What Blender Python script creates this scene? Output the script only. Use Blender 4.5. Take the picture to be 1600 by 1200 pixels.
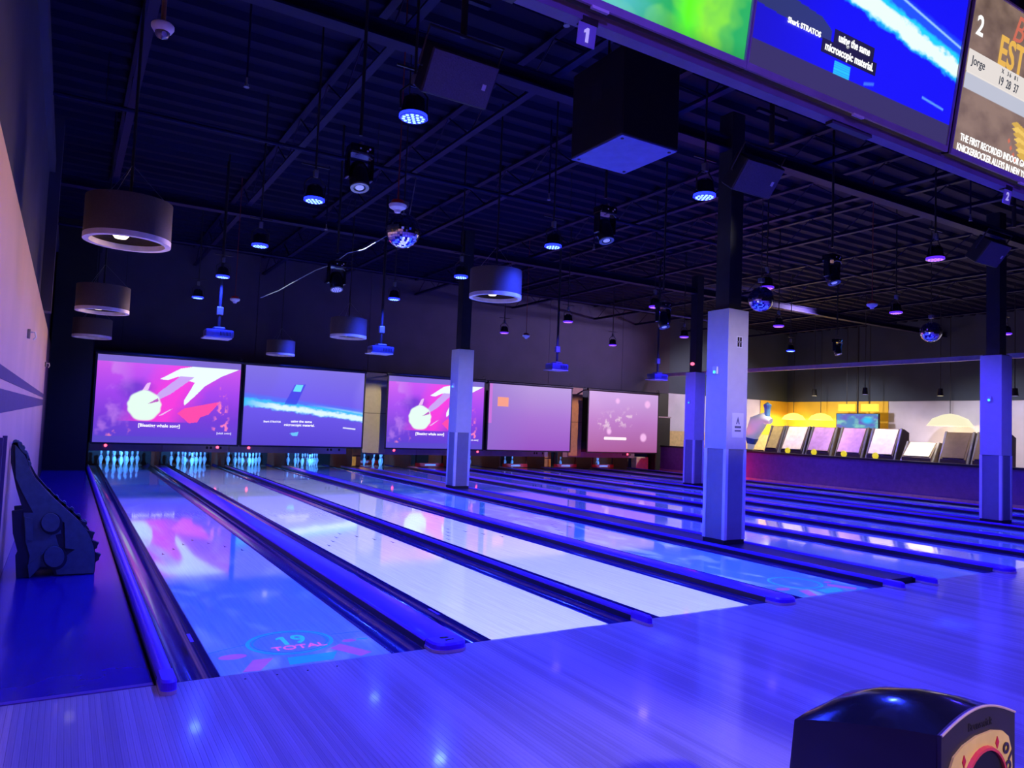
import bpy, bmesh, math, random
import numpy as np
from mathutils import Vector, Matrix
random.seed(7); rng = np.random.RandomState(3)
PI = math.pi
S = bpy.context.scene
COL = S.collection
for o in list(bpy.data.objects): bpy.data.objects.remove(o)

# ------------------------------------------------------------------ camera
CAM = Vector((-0.8577, -4.5447, 1.5121)); YAW, PITCH, ROLL, FPX = 0.5441, 0.0565, 0.0392, 1147.15
fw = Vector((math.sin(YAW)*math.cos(PITCH), math.cos(YAW)*math.cos(PITCH), math.sin(PITCH)))
rt = Vector((math.cos(YAW), -math.sin(YAW), 0)); up = rt.cross(fw)
r2 = rt*math.cos(ROLL)+up*math.sin(ROLL); u2 = -rt*math.sin(ROLL)+up*math.cos(ROLL)
cam = bpy.data.cameras.new('camera'); cam.sensor_width = 36; cam.lens = 36*FPX/1600; cam.clip_end = 200
co = bpy.data.objects.new('camera', cam); COL.objects.link(co)
co.matrix_world = Matrix(((r2.x, u2.x, -fw.x, CAM.x), (r2.y, u2.y, -fw.y, CAM.y), (r2.z, u2.z, -fw.z, CAM.z), (0, 0, 0, 1)))
S.camera = co

# ------------------------------------------------------------------ world, exposure
w = bpy.data.worlds.new('world'); S.world = w; w.use_nodes = True
w.node_tree.nodes['Background'].inputs[0].default_value = (0.10, 0.07, 0.45, 1)
w.node_tree.nodes['Background'].inputs[1].default_value = 0.02
S.view_settings.view_transform = 'Standard'; S.view_settings.look = 'None'
S.view_settings.exposure = 0.0; S.view_settings.gamma = 1.0; S.view_settings.use_curve_mapping = False

BLUE = (0.022, 0.045, 1.0); VIOLET = (0.055, 0.035, 1.0); PURPLE = (0.12, 0.05, 1.0)
PAR_W = 700; PURPLE_W = 190

def lamp(name, kind, loc, power, color, parent=None, rot=(0, 0, 0), size=0.1, angle=120, blend=0.5, sx=None, sy=None):
    l = bpy.data.lights.new(name, kind); l.energy = power; l.color = color
    if kind == 'SPOT': l.spot_size = math.radians(angle); l.spot_blend = blend; l.shadow_soft_size = size
    if kind == 'POINT': l.shadow_soft_size = size
    if kind == 'AREA':
        l.shape = 'RECTANGLE'; l.size = sx; l.size_y = sy
    o = bpy.data.objects.new(name, l); COL.objects.link(o); o.location = loc; o.rotation_euler = rot
    if parent: o.parent = parent
    return o

# unseen warm lobby lamp behind the camera; the spots below are added fill
lamp('lobby_lamp', 'POINT', (0.6, -7.2, 3.0), 30, (1.0, 0.50, 0.42), size=0.3)
for y in (-1.5, 1.0, 3.6, 6.2, 8.8, 11.4): lamp('mural_fill', 'SPOT', (0.75, y, 2.9), 95, (1.0, 0.62, 0.22), rot=(0, math.radians(80), 0), size=0.25, angle=115, blend=1.0)  # added warm spots in mid-air to brighten the mural, no fixtures
lamp('column_fill', 'SPOT', (6.2, -6.0, 4.6), 1500, (1.0, 0.86, 0.85), rot=(math.radians(74.5), 0, math.radians(-4.3)), size=0.1, angle=15, blend=1.0)  # added spot to brighten the near column's front
lamp('column_fill', 'SPOT', (6.3, -1.0, 5.1), 900, (0.9, 0.86, 1.0), rot=(math.radians(75.5), 0, math.radians(-2.8)), size=0.1, angle=12, blend=1.0)  # added spot for the far column's front
lamp('ball_return_fill', 'SPOT', (1.7, -6.6, 2.9), 420, (1.0, 0.78, 0.45), rot=(math.radians(53), 0, math.radians(3)), size=0.08, angle=24, blend=0.7)  # added unseen spot brightening the ball return's face
lamp('hall_back_fill', 'SPOT', (19.6, 9.0, 5.3), 3000, (0.62, 0.47, 1.0), rot=(math.radians(82), 0, math.radians(34)), size=0.2, angle=62, blend=1.0)  # added spot lifting the right end of the back wall
lamp('hall_back_fill', 'SPOT', (22.0, 12.5, 4.8), 900, (0.95, 0.85, 1.0), rot=(math.radians(55), 0, 0), size=0.15, angle=90, blend=0.6)  # added spot brightening the hall's back wall
for y in (5.2, 8.0, 10.8): lamp('arcade_fill', 'SPOT', (18.98, y, 4.9), 1300, (1.0, 0.84, 0.55), rot=(0, math.radians(-10), 0), size=0.1, angle=64, blend=0.6)  # added spots to brighten the cabinet panels, no fixtures
lamp('gap_panel_fill', 'SPOT', (6.9, 12.8, 5.2), 900, (1.0, 0.86, 0.55), rot=(math.radians(49), 0, math.radians(-5)), size=0.05, angle=22, blend=0.5)  # added spot to brighten the beige gap panel
lamp('gap_panel_fill', 'SPOT', (14.4, 12.8, 5.2), 900, (1.0, 0.62, 0.42), rot=(math.radians(49), 0, math.radians(-9)), size=0.05, angle=22, blend=0.5)  # added spot for the orange gap panel
for y in (2, 8, 14): lamp('arcade_fill', 'SPOT', (22.0, y, 5.0), 1000, (0.93, 0.88, 1.0), rot=(0, math.radians(-35), 0), size=0.25, angle=95, blend=0.6)  # added spots brightening the far hall wall, no fixtures
lamp('red_floor_lamp', 'POINT', (18.05, 13.3, 0.30), 75, (1.0, 0.01, 0.07), size=0.06)

def lane_beam_spot(name, loc, cx0, power, color, hx, y0, y1, wave=0.0, fade=14.0):
    """projector-like beam: a spot lamp whose slide is a lane-shaped rectangle of even light"""
    o = lamp(name, 'SPOT', loc, power, (1, 1, 1), size=0.02, angle=165, blend=0)
    l = o.data; l.use_nodes = True; nt = l.node_tree; N = nt.nodes; L = nt.links
    em = N['Emission']; tc = N.new('ShaderNodeTexCoord'); sp = N.new('ShaderNodeSeparateXYZ'); L.new(tc.outputs['Normal'], sp.inputs[0])
    def m(op, a, b=None, c=None):
        n = N.new('ShaderNodeMath'); n.operation = op
        for i, v in enumerate((a, b, c)):
            if v is None: continue
            if isinstance(v, (int, float)): n.inputs[i].default_value = v
            else: L.new(v, n.inputs[i])
        return n.outputs[0]
    h = loc[2]; az = m('ABSOLUTE', sp.outputs[2])
    lx = m('ADD', m('MULTIPLY', m('DIVIDE', sp.outputs[0], az), h), loc[0]-cx0); ly = m('ADD', m('MULTIPLY', m('DIVIDE', sp.outputs[1], az), h), loc[1])
    inx = m('LESS_THAN', m('ABSOLUTE', lx), hx)
    iny = m('MULTIPLY', m('GREATER_THAN', ly, y0), m('LESS_THAN', ly, y1))
    mask = m('MULTIPLY', inx, iny)
    even = m('DIVIDE', 1.0, m('MAXIMUM', m('POWER', az, 3.0), 0.02))
    fd = N.new('ShaderNodeMapRange'); L.new(ly, fd.inputs[0]); fd.inputs[1].default_value = fade; fd.inputs[2].default_value = y1
    fd.inputs[3].default_value = 1.0; fd.inputs[4].default_value = 0.05
    st = m('MULTIPLY', m('MULTIPLY', mask, even), fd.outputs[0])
    mix = N.new('ShaderNodeMix'); mix.data_type = 'RGBA'
    mix.inputs[6].default_value = (*color, 1); mix.inputs[7].default_value = (color[0]+0.3, color[1]+0.45, color[2]+0.15, 1)
    cx = N.new('ShaderNodeCombineXYZ'); L.new(lx, cx.inputs[0]); L.new(m('MULTIPLY', ly, 0.45), cx.inputs[1])
    no = N.new('ShaderNodeTexNoise'); no.inputs['Scale'].default_value = 2.6; no.inputs['Detail'].default_value = 4; no.inputs['Distortion'].default_value = 1.6
    L.new(cx.outputs[0], no.inputs['Vector'])
    mr = N.new('ShaderNodeMapRange'); L.new(no.outputs['Fac'], mr.inputs[0]); mr.inputs[1].default_value = 0.52; mr.inputs[2].default_value = 0.62; mr.inputs[4].default_value = wave
    L.new(mr.outputs[0], mix.inputs[0]); L.new(mix.outputs[2], em.inputs[0]); L.new(st, em.inputs[1])
    return o

# ------------------------------------------------------------------ materials
MATS = {}
def srgb(r, g, b):
    return tuple(((c/255)/12.92 if c/255 <= 0.04045 else ((c/255+0.055)/1.055)**2.4) for c in (r, g, b))
def mat(name, color=(0.5, 0.5, 0.5), rough=0.5, metal=0.0, emit=None, estr=1.0, var=0.12, scale=8, bump=0.0, stretch=None, spec=0.5, coat=0.0):
    if name in MATS: return MATS[name]
    m = bpy.data.materials.new(name); m.use_nodes = True; nt = m.node_tree; N = nt.nodes; L = nt.links
    b = N['Principled BSDF']; b.inputs['Roughness'].default_value = rough; b.inputs['Metallic'].default_value = metal
    b.inputs['Specular IOR Level'].default_value = spec; b.inputs['Coat Weight'].default_value = coat; b.inputs['Coat Roughness'].default_value = 0.06
    tc = N.new('ShaderNodeTexCoord'); mp = N.new('ShaderNodeMapping'); L.new(tc.outputs['Object'], mp.inputs[0])
    if stretch: mp.inputs['Scale'].default_value = stretch
    no = N.new('ShaderNodeTexNoise'); no.inputs['Scale'].default_value = scale; no.inputs['Detail'].default_value = 3; L.new(mp.outputs[0], no.inputs[0])
    rp = N.new('ShaderNodeValToRGB'); L.new(no.outputs['Fac'], rp.inputs[0])
    rp.color_ramp.elements[0].position = 0.3; rp.color_ramp.elements[1].position = 0.7
    rp.color_ramp.elements[0].color = (*[c*(1-var) for c in color], 1); rp.color_ramp.elements[1].color = (*[min(1, c*(1+var)) for c in color], 1)
    L.new(rp.outputs[0], b.inputs['Base Color'])
    if emit: b.inputs['Emission Color'].default_value = (*emit, 1); b.inputs['Emission Strength'].default_value = estr
    if bump:
        bp = N.new('ShaderNodeBump'); bp.inputs['Strength'].default_value = bump; bp.inputs['Distance'].default_value = 0.01; L.new(no.outputs['Fac'], bp.inputs['Height']); L.new(bp.outputs[0], b.inputs['Normal'])
    MATS[name] = m; return m
def emis(name, color, s=1.0):
    return mat(name, (0.02, 0.02, 0.02), 0.4, emit=color, estr=s, var=0)
def picmat(name, s=1.0):
    if name in MATS: return MATS[name]
    m = bpy.data.materials.new(name); m.use_nodes = True; N = m.node_tree.nodes; L = m.node_tree.links
    b = N['Principled BSDF']; a = N.new('ShaderNodeVertexColor'); a.layer_name = 'picture'
    b.inputs['Base Color'].default_value = (0.02, 0.02, 0.02, 1); b.inputs['Roughness'].default_value = 0.55
    L.new(a.outputs[0], b.inputs['Emission Color']); b.inputs['Emission Strength'].default_value = s
    MATS[name] = m; return m

M_black = mat('black_paint', (0.012, 0.012, 0.014), 0.5)
M_blackgloss = mat('black_plastic', (0.01, 0.01, 0.012), 0.18, coat=0.5)
M_steel = mat('dark_steel', (0.03, 0.03, 0.035), 0.45, 0.3)
M_grey = mat('grey_metal', (0.25, 0.25, 0.27), 0.4, 0.5)
M_white = mat('white_plastic', (0.75, 0.74, 0.74), 0.4)
M_ceil = mat('blue_lit_deck', (0.0035, 0.002, 0.026), 0.7, scale=3, spec=0.12)  # black deck with the blue light on it put into the colour
M_joist = mat('blue_lit_joist_steel', (0.007, 0.004, 0.040), 0.55, spec=0.15)  # black joists, tinted likewise to carry the blue light
M_pale = mat('pale_column_laminate', (0.62, 0.58, 0.60), 0.45, var=0.03)
M_guard = mat('white_corner_guard', (0.85, 0.82, 0.82), 0.35, var=0.03)
M_lower = mat('grey_column_wainscot', (0.26, 0.24, 0.30), 0.45, var=0.05)
M_lane = mat('lane_laminate', (0.60, 0.58, 0.56), 0.05, scale=6, var=0.10, stretch=(9, 0.25, 1), spec=0.6, coat=0.5)
M_gutter = mat('gutter_plastic', (0.03, 0.015, 0.17), 0.2, var=0.1, coat=0.4)
M_cap = mat('capping_plastic', (0.11, 0.015, 0.60), 0.32, var=0.06, coat=0.1)
M_capside = mat('capping_shaded_side', (0.012, 0.010, 0.03), 0.35)  # capping sides: black edge strip, with their shade put into the colour
M_capend = mat('capping_end_plastic', (0.55, 0.42, 0.45), 0.4)
M_pin = mat('pin_white', (0.80, 0.80, 0.82), 0.25, var=0.03)
M_red = mat('red_stripe', (0.6, 0.02, 0.03), 0.3)
M_arrow = mat('lane_arrow_dark', (0.05, 0.035, 0.03), 0.15)
M_navy = mat('navy_wall_paint', (0.045, 0.04, 0.075), 0.7, scale=2)
M_wallback = mat('plum_wall_paint', (0.06, 0.048, 0.088), 0.75, scale=1.5)
M_tan = mat('tan_mural_panel', (0.62, 0.42, 0.34), 0.55, scale=0.7, var=0.08)
M_stripe = mat('purple_mural_stripe', (0.05, 0.035, 0.14), 0.55)
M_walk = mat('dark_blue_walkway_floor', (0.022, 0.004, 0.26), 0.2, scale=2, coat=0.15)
M_drum = mat('brown_drum_fabric', (0.085, 0.06, 0.05), 0.7, scale=60)
M_rim = mat('pale_drum_diffuser', (0.75, 0.66, 0.66), 0.5)
M_dino = mat('teal_foam_ramp', (0.07, 0.14, 0.15), 0.6, bump=0.2, scale=20)
M_dinodark = mat('shaded_foam_ramp', (0.02, 0.03, 0.04), 0.7)  # shaded faces and recesses of the ramp, shade put into the colour
M_beige = mat('beige_masking_panel', (0.55, 0.47, 0.34), 0.6, var=0.05, emit=(0.36, 0.29, 0.15), estr=0.0)
M_brown = mat('kickback_wood', (0.22, 0.12, 0.08), 0.5, stretch=(1, 1, 6))
M_yellow = mat('yellow_wood_panel', (0.75, 0.45, 0.10), 0.5)
M_deck = mat('pin_deck_wood', (0.36, 0.24, 0.17), 0.12, stretch=(9, 0.3, 1), coat=0.3)
M_purplewall = mat('purple_half_wall', (0.15, 0.07, 0.27), 0.7)
M_pinkfloor = mat('mauve_floor', (0.42, 0.27, 0.30), 0.4)
M_mirror = mat('mirror_tiles', (0.85, 0.85, 0.88), 0.04, 1.0, var=0.02)
LED_B = emis('blue_led', (0.13, 0.25, 1.0), 5); LED_V = emis('violet_led', (0.36, 0.12, 1.0), 2.6)
LENS_B = emis('blue_lens', (0.01, 0.02, 1.0), 4.0); LENS_V = emis('violet_lens', (0.12, 0.02, 1.0), 1.2)

# ------------------------------------------------------------------ mesh helpers
class MB:
    def __init__(s): s.v = []; s.f = []; s.mi = []; s.cur = 0
    def add(s, vs, fs):
        b = len(s.v); s.v += [tuple(x) for x in vs]
        for f in fs: s.f.append(tuple(b+i for i in f)); s.mi.append(s.cur)
        return s
    def box(s, x0, x1, y0, y1, z0, z1, rot=None, at=None):
        vs = [Vector((x, y, z)) for z in (z0, z1) for (x, y) in ((x0, y0), (x1, y0), (x1, y1), (x0, y1))]
        if rot is not None:
            vs = [rot @ v for v in vs]
        if at is not None: vs = [v+Vector(at) for v in vs]
        return s.add(vs, [(3, 2, 1, 0), (4, 5, 6, 7), (0, 1, 5, 4), (1, 2, 6, 5), (2, 3, 7, 6), (3, 0, 4, 7)])
    def bbox(s, x0, x1, y0, y1, z0, z1, b=0.01):
        bm = bmesh.new(); bmesh.ops.create_cube(bm, size=1)
        for v in bm.verts: v.co = Vector(((x0+x1)/2+v.co.x*(x1-x0), (y0+y1)/2+v.co.y*(y1-y0), (z0+z1)/2+v.co.z*(z1-z0)))
        bmesh.ops.bevel(bm, geom=bm.edges[:], offset=b, segments=2, profile=0.5, affect='EDGES')
        bm.verts.index_update(); s.add([v.co.copy() for v in bm.verts], [[v.index for v in f.verts] for f in bm.faces]); bm.free(); return s
    def cyl(s, p0, p1, r0, r1=None, n=12, caps=True):
        r1 = r0 if r1 is None else r1; p0 = Vector(p0); p1 = Vector(p1); d = (p1-p0).normalized()
        a = d.orthogonal().normalized(); b = d.cross(a)
        vs = [p+(a*math.cos(2*PI*i/n)+b*math.sin(2*PI*i/n))*r for p, r in ((p0, r0), (p1, r1)) for i in range(n)]
        fs = [(i, (i+1) % n, n+(i+1) % n, n+i) for i in range(n)]
        if caps: fs += [tuple(range(n-1, -1, -1)), tuple(range(n, 2*n))]
        return s.add(vs, fs)
    def lathe(s, prof, n=20, at=(0, 0, 0), rot=None, close=False):
        vs = []; A = Vector(at)
        for (r, z) in prof:
            for i in range(n):
                v = Vector((r*math.cos(2*PI*i/n), r*math.sin(2*PI*i/n), z))
                if rot is not None: v = rot @ v
                vs.append(v+A)
        fs = []; m = len(prof)
        for k in range(m if close else m-1):
            k2 = (k+1) % m
            for i in range(n): fs.append((k*n+i, k*n+(i+1) % n, k2*n+(i+1) % n, k2*n+i))
        if not close:
            if prof[0][0] > 1e-6: fs.append(tuple(range(n-1, -1, -1)))
            if prof[-1][0] > 1e-6: fs.append(tuple((m-1)*n+i for i in range(n)))
        return s.add(vs, fs)
    def tube(s, pts, r, n=8):
        pts = [Vector(p) for p in pts]; vs = []; prev = None
        for k, p in enumerate(pts):
            d = (pts[min(k+1, len(pts)-1)]-pts[max(k-1, 0)]).normalized()
            a = d.orthogonal().normalized() if prev is None else (prev-d*prev.dot(d)).normalized(); prev = a; b = d.cross(a)
            rr = r[k] if isinstance(r, (list, tuple)) else r
            vs += [p+(a*math.cos(2*PI*i/n)+b*math.sin(2*PI*i/n))*rr for i in range(n)]
        m = len(pts); fs = [(k*n+i, k*n+(i+1) % n, (k+1)*n+(i+1) % n, (k+1)*n+i) for k in range(m-1) for i in range(n)]
        fs += [tuple(range(n-1, -1, -1)), tuple((m-1)*n+i for i in range(n))]
        return s.add(vs, fs)
    def prism(s, poly, axis, d0, d1):
        """poly in the two other axes; extruded along axis from d0 to d1"""
        def mk(p, d):
            return {'x': (d, p[0], p[1]), 'y': (p[0], d, p[1]), 'z': (p[0], p[1], d)}[axis]
        n = len(poly)
        return s.add([mk(p, d0) for p in poly]+[mk(p, d1) for p in poly],
                     [tuple(range(n)), tuple(range(2*n-1, n-1, -1))]+[(i, (i+1) % n, n+(i+1) % n, n+i) for i in range(n)])
    def mesh(s, name, mats, smooth=False):
        me = bpy.data.meshes.new(name); me.from_pydata(s.v, [], s.f)
        mats = mats if isinstance(mats, (list, tuple)) else [mats]
        for m in mats: me.materials.append(m)
        if len(mats) > 1: me.polygons.foreach_set('material_index', s.mi)
        bm = bmesh.new(); bm.from_mesh(me); bmesh.ops.recalc_face_normals(bm, faces=bm.faces); bm.to_mesh(me); bm.free()
        if smooth:
            me.polygons.foreach_set('use_smooth', [True]*len(me.polygons))
            try: me.set_sharp_from_angle(angle=math.radians(38))
            except Exception: pass
        me.update(); return me
    def build(s, name, mats, parent=None, smooth=False, loc=None, rot=None):
        return link(name, s.mesh(name, mats, smooth), parent, loc, rot)
def link(name, me, parent=None, loc=None, rot=None):
    o = bpy.data.objects.new(name, me); COL.objects.link(o)
    if loc is not None: o.location = loc
    if rot is not None: o.rotation_euler = rot
    if parent is not None: o.parent = parent
    return o
def tag(o, label=None, cat=None, group=None, kind=None):
    if label: o['label'] = label
    if cat: o['category'] = cat
    if group: o['group'] = group
    if kind: o['kind'] = kind
    return o
def thing(name, label, cat, loc=(0, 0, 0), rot=(0, 0, 0), group=None):
    o = bpy.data.objects.new(name, None); COL.objects.link(o); o.location = loc; o.rotation_euler = rot; o.empty_display_size = 0.1
    return tag(o, label, cat, group)
def struct(o): o['kind'] = 'structure'; return o
def dup(root, loc, label, rot=None, group=None):
    r = root.copy(); COL.objects.link(r); r.location = loc
    if rot is not None: r.rotation_euler = rot
    r['label'] = label
    if group: r['group'] = group
    for ch in list(root.children):
        c = ch.copy(); COL.objects.link(c); c.parent = r
        for g in list(ch.children):
            d = g.copy(); COL.objects.link(d); d.parent = c
    return r
def text(name, body, size, m, parent, loc, rot=(PI/2, 0, 0), align='CENTER', bold=0.0, sx=1.0, shear=0.0, depth=0.0008):
    cu = bpy.data.curves.new(name, 'FONT'); cu.body = body; cu.size = size; cu.align_x = align; cu.align_y = 'CENTER'; cu.offset = bold*size; cu.extrude = depth; cu.shear = shear; cu.resolution_u = 3
    t = bpy.data.objects.new(name, cu); COL.objects.link(t); dg = bpy.context.evaluated_depsgraph_get()
    me = bpy.data.meshes.new_from_object(t.evaluated_get(dg)); bpy.data.objects.remove(t); bpy.data.curves.remove(cu)
    me.materials.clear(); me.materials.append(m)
    o = link(name, me, parent, loc, rot); o.scale = (sx, 1, 1); return o
def ngon(cx, cy, rx, ry, n=24, a0=0): return [(cx+rx*math.cos(a0+2*PI*i/n), cy+ry*math.sin(a0+2*PI*i/n)) for i in range(n)]
def rrect(x0, x1, y0, y1, r, n=5):
    P = []
    for (cx, cy, a) in ((x1-r, y1-r, 0), (x0+r, y1-r, PI/2), (x0+r, y0+r, PI), (x1-r, y0+r, 1.5*PI)):
        P += [(cx+r*math.cos(a+PI/2*i/n), cy+r*math.sin(a+PI/2*i/n)) for i in range(n+1)]
    return P

# ------------------------------------------------------------------ layout
LW = 1.054; G = 0.235
LX = [0, 1.80, 3.387, 5.188, 7.4, 9.2, 10.787, 12.587, 14.8, 16.6]
ORD = ['leftmost', 'second', 'third', 'fourth', 'fifth', 'sixth', 'seventh', 'eighth', 'ninth', 'rightmost']
def lane_name(i): return 'leftmost lane' if i == 0 else ('rightmost lane' if i == 9 else ORD[i]+' lane from the left')
CEIL = 6.2; WL = -1.26; WR = 18.7; YB = 17.35

# ------------------------------------------------------------------ floor: approach of narrow boards
fl = struct(MB().box(WL, 27, -7.5, -0.002, -0.06, -0.0105).build('floor', M_black))
PM = [mat('approach_board_%d' % i, tuple(0.47*c*(0.86+0.04*i) for c in (0.97, 0.96, 0.96)), 0.17, scale=5, var=0.10, stretch=(30, 0.5, 1), coat=0.3) for i in range(8)]
BW = 0.0272
pmesh = []
for i in range(8):
    b = MB(); w_ = BW/2-0.0002
    b.prism([(-w_, -0.01), (w_, -0.01), (w_, -0.0006), (w_-0.0006, 0), (-w_+0.0006, 0), (-w_, -0.0006)], 'y', -7.5, -0.004)
    pmesh.append(b.mesh('plank', PM[i]))
x = WL+BW/2; seq = []; cur = 4
for i in range(300):
    cur = min(7, max(0, cur+random.choice((-3, -2, -1, 1, 2, 3)))); o = link('plank', pmesh[cur], fl, (x, 0, 0)); x += BW
b = MB(); x -= BW/2
while x < 26.9:
    b.cur = random.randrange(8); b.box(x, x+BW-0.0004, -7.5, -0.004, -0.01, 0); x += BW
tag(b.build('plank_field', PM, fl), kind='stuff')
b = MB()
for (px, py) in ((0.12, -0.10), (0.30, -0.10), (0.48, -0.10), (0.66, -0.10)): b.prism(ngon(px, py, 0.006, 0.006, 10), 'z', 0, 0.0006)
b.build('guide_dots', M_arrow, fl)
struct(MB().box(WL, 17.95, -0.004, 0.0, -0.05, -0.002).build('trim_1', M_black))
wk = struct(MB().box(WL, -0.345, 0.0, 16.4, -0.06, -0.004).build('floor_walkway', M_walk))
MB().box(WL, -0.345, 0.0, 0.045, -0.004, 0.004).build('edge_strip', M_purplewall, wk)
struct(MB().box(17.98, 27, 0.0, YB, -0.06, -0.005).build('floor_right', M_pinkfloor))
struct(MB().box(WL, 18, 0.0, 20.2, -0.2, -0.14).build('floor_pit', M_black))

# ------------------------------------------------------------------ walls
wl = struct(MB().box(WL-0.3, WL-0.06, -7.5, 20, -0.06, CEIL).build('wall_left', M_navy))
m_ = MB().box(WL-0.06, WL, -7.5, 13.0, -0.0, 3.05).build('mural_panel', M_tan, wl)
MB().prism([(-2.5, 1.80), (-2.5, 1.70), (12.9, 1.70), (12.9, 1.775)], 'x', WL, WL+0.004).build('mural_stripe', M_stripe, wl)
MB().prism([(-2.5, 1.62), (-2.5, 1.42), (12.9, 1.555), (12.9, 1.66)], 'x', WL, WL+0.004).build('mural_stripe', M_stripe, wl)
MB().box(WL-0.06, WL-0.0, 13.0, 16.4, 0, 3.05).build('black_panel', M_black, wl)
MB().box(WL-0.06, WL+0.10, 9.3, 9.65, 3.05, CEIL).build('pilaster', M_navy, wl)
MB().box(WL-0.06, WL+0.02, -7.5, 16.4, 5.3, 5.5).build('ledger_angle', M_navy, wl)
for yy in (1.9, 2.35): MB().box(WL, WL+0.03, yy, yy+0.04, 0, 1.28).build('post_trim', M_stripe, wl)
struct(MB().box(WL, -0.36, 16.4, 16.5, -0.06, CEIL).build('wall_partition', M_black))
# back wall of separate panels above the pits
wb = struct(MB().box(WL-0.3, 19.75, YB+0.05, YB+0.15, 0.66, CEIL).build('wall_back', M_black))
xs = [WL, 0.3, 3.7, 7.1, 10.5, 13.9, 17.3, 19.75]
for i in range(len(xs)-1):
    for (z0, z1) in ((0.66, 3.02), (3.03, CEIL)):
        MB().box(xs[i]+0.006, xs[i+1]-0.006, YB, YB+0.05, z0, z1).build('wall_panel', M_wallback if z0 > 1 else M_black, wb)
# far hall walls beyond the half wall
M_lav = mat('lavender_hall_wall', (0.62, 0.58, 0.70), 0.7, scale=1); M_yel = mat('yellow_hall_wall', (0.95, 0.55, 0.04), 0.7, scale=1); M_hallgrey = mat('grey_hall_wall', (0.05, 0.065, 0.10), 0.8, scale=1)
wf = struct(MB().box(19.75, 27.2, YB+0.05, YB+0.25, -0.06, 3.06).build('wall_hall_back', M_lav)); MB().box(19.75, 27.2, YB+0.03, YB+0.25, 3.06, CEIL).build('upper_band', M_hallgrey, wf)
MB().box(19.9, 27.0, YB+0.03, YB+0.05, -0.06, 1.55).build('lower_band', mat('sand_hall_wall', (0.75, 0.55, 0.25), 0.7), wf)
wr = struct(MB().box(27.0, 27.2, -7.5, YB+0.25, -0.06, 3.06).build('wall_right', M_lav)); MB().box(26.97, 27.2, -7.5, YB+0.25, 3.06, CEIL).build('upper_band', M_hallgrey, wr)
MB().box(26.97, 27.0, 12.6, 17.36, -0.06, 3.06).build('yellow_zone', M_yel, wr); MB().box(25.2, 26.96, 17.36, 17.38, 1.55, 3.06).build('yellow_return', M_yel, wf)
hw = struct(MB().box(WR, WR+0.18, -7.5, 16.6, -0.06, 0.92).build('wall_half', M_purplewall))
MB().box(WR-0.03, WR+0.24, -7.5, 16.6, 0.92, 0.98).build('ledge', M_black, hw); MB().box(WR-0.03, WR, -7.5, 16.6, -0.06, 0.09).build('base_trim', M_pinkfloor, hw)
struct(MB().box(WR, WR+0.1, -7.5, 16.8, 3.62, 3.74).build('trim_header', mat('pale_header_rail', (0.5, 0.42, 0.45), 0.5)))

# ------------------------------------------------------------------ ceiling: ribbed deck, joists, girders
prof = []; y = -7.5
while y < YB+0.2:
    prof += [(y, CEIL), (y+0.06, CEIL-0.075), (y+0.19, CEIL-0.075), (y+0.25, CEIL)]; y += 0.42
vs = [(xx, a, z) for xx in (WL-0.3, 27.2) for (a, z) in prof]; n = len(prof)
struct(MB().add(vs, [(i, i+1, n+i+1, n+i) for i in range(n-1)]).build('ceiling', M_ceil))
def joist(x, y0, y1):
    t = thing('roof_joist', '', 'joist', (x, 0, 0), group='open web roof joists')
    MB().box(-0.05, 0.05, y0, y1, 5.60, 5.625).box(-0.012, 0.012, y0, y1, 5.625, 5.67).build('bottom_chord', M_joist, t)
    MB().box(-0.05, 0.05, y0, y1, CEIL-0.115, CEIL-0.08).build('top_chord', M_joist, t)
    b = MB(); k = 0; yy = y0
    while yy+0.7 < y1:
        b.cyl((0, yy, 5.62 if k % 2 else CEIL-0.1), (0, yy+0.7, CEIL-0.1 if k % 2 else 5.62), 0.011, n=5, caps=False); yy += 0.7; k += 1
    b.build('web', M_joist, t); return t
jx = [-0.35, 1.95, 3.8, 5.65, 8.6, 10.45, 12.3, 15.9, 17.9, 20.6, 23.4]
jt = joist(jx[0], -7.3, YB); jt['label'] = 'black open web roof joist nearest the mural wall'
for i, xx in enumerate(jx[1:]):
    dup(jt, (xx, 0, 0), 'black open web roof joist, %s from the mural wall' % (['second', 'third', 'fourth', 'fifth', 'sixth', 'seventh', 'eighth', 'ninth', 'tenth', 'eleventh'][i]))
def girder(y, label):
    t = thing('roof_girder', label, 'beam', (0, y, 0), group='roof girders across the lanes')
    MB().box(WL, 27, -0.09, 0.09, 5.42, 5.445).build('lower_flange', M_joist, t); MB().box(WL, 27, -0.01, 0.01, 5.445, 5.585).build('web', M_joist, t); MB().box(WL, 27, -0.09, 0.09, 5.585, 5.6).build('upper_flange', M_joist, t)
girder(2.52, 'dark steel girder crossing the ceiling over the near columns'); girder(10.43, 'dark steel girder crossing the ceiling over the far columns')
for k, (yy, zz, xa, xb, lab) in enumerate(((6.2, 5.45, WL, 20, 'thin conduit crossing the ceiling midway along the lanes'), (13.6, 5.4, WL, 20, 'thin conduit crossing the ceiling near the back wall'), (0.2, 5.2, 0.5, 20, 'black sprinkler pipe crossing above the foul line'))):
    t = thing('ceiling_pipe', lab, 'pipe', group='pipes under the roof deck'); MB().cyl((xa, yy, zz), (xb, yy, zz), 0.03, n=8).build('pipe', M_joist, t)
    b = MB()
    for xx in np.arange(xa+0.6, xb, 3.7): b.cyl((xx, yy, zz), (xx, yy, CEIL-0.04), 0.006, n=5)
    b.build('hangers', M_steel, t)

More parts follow.
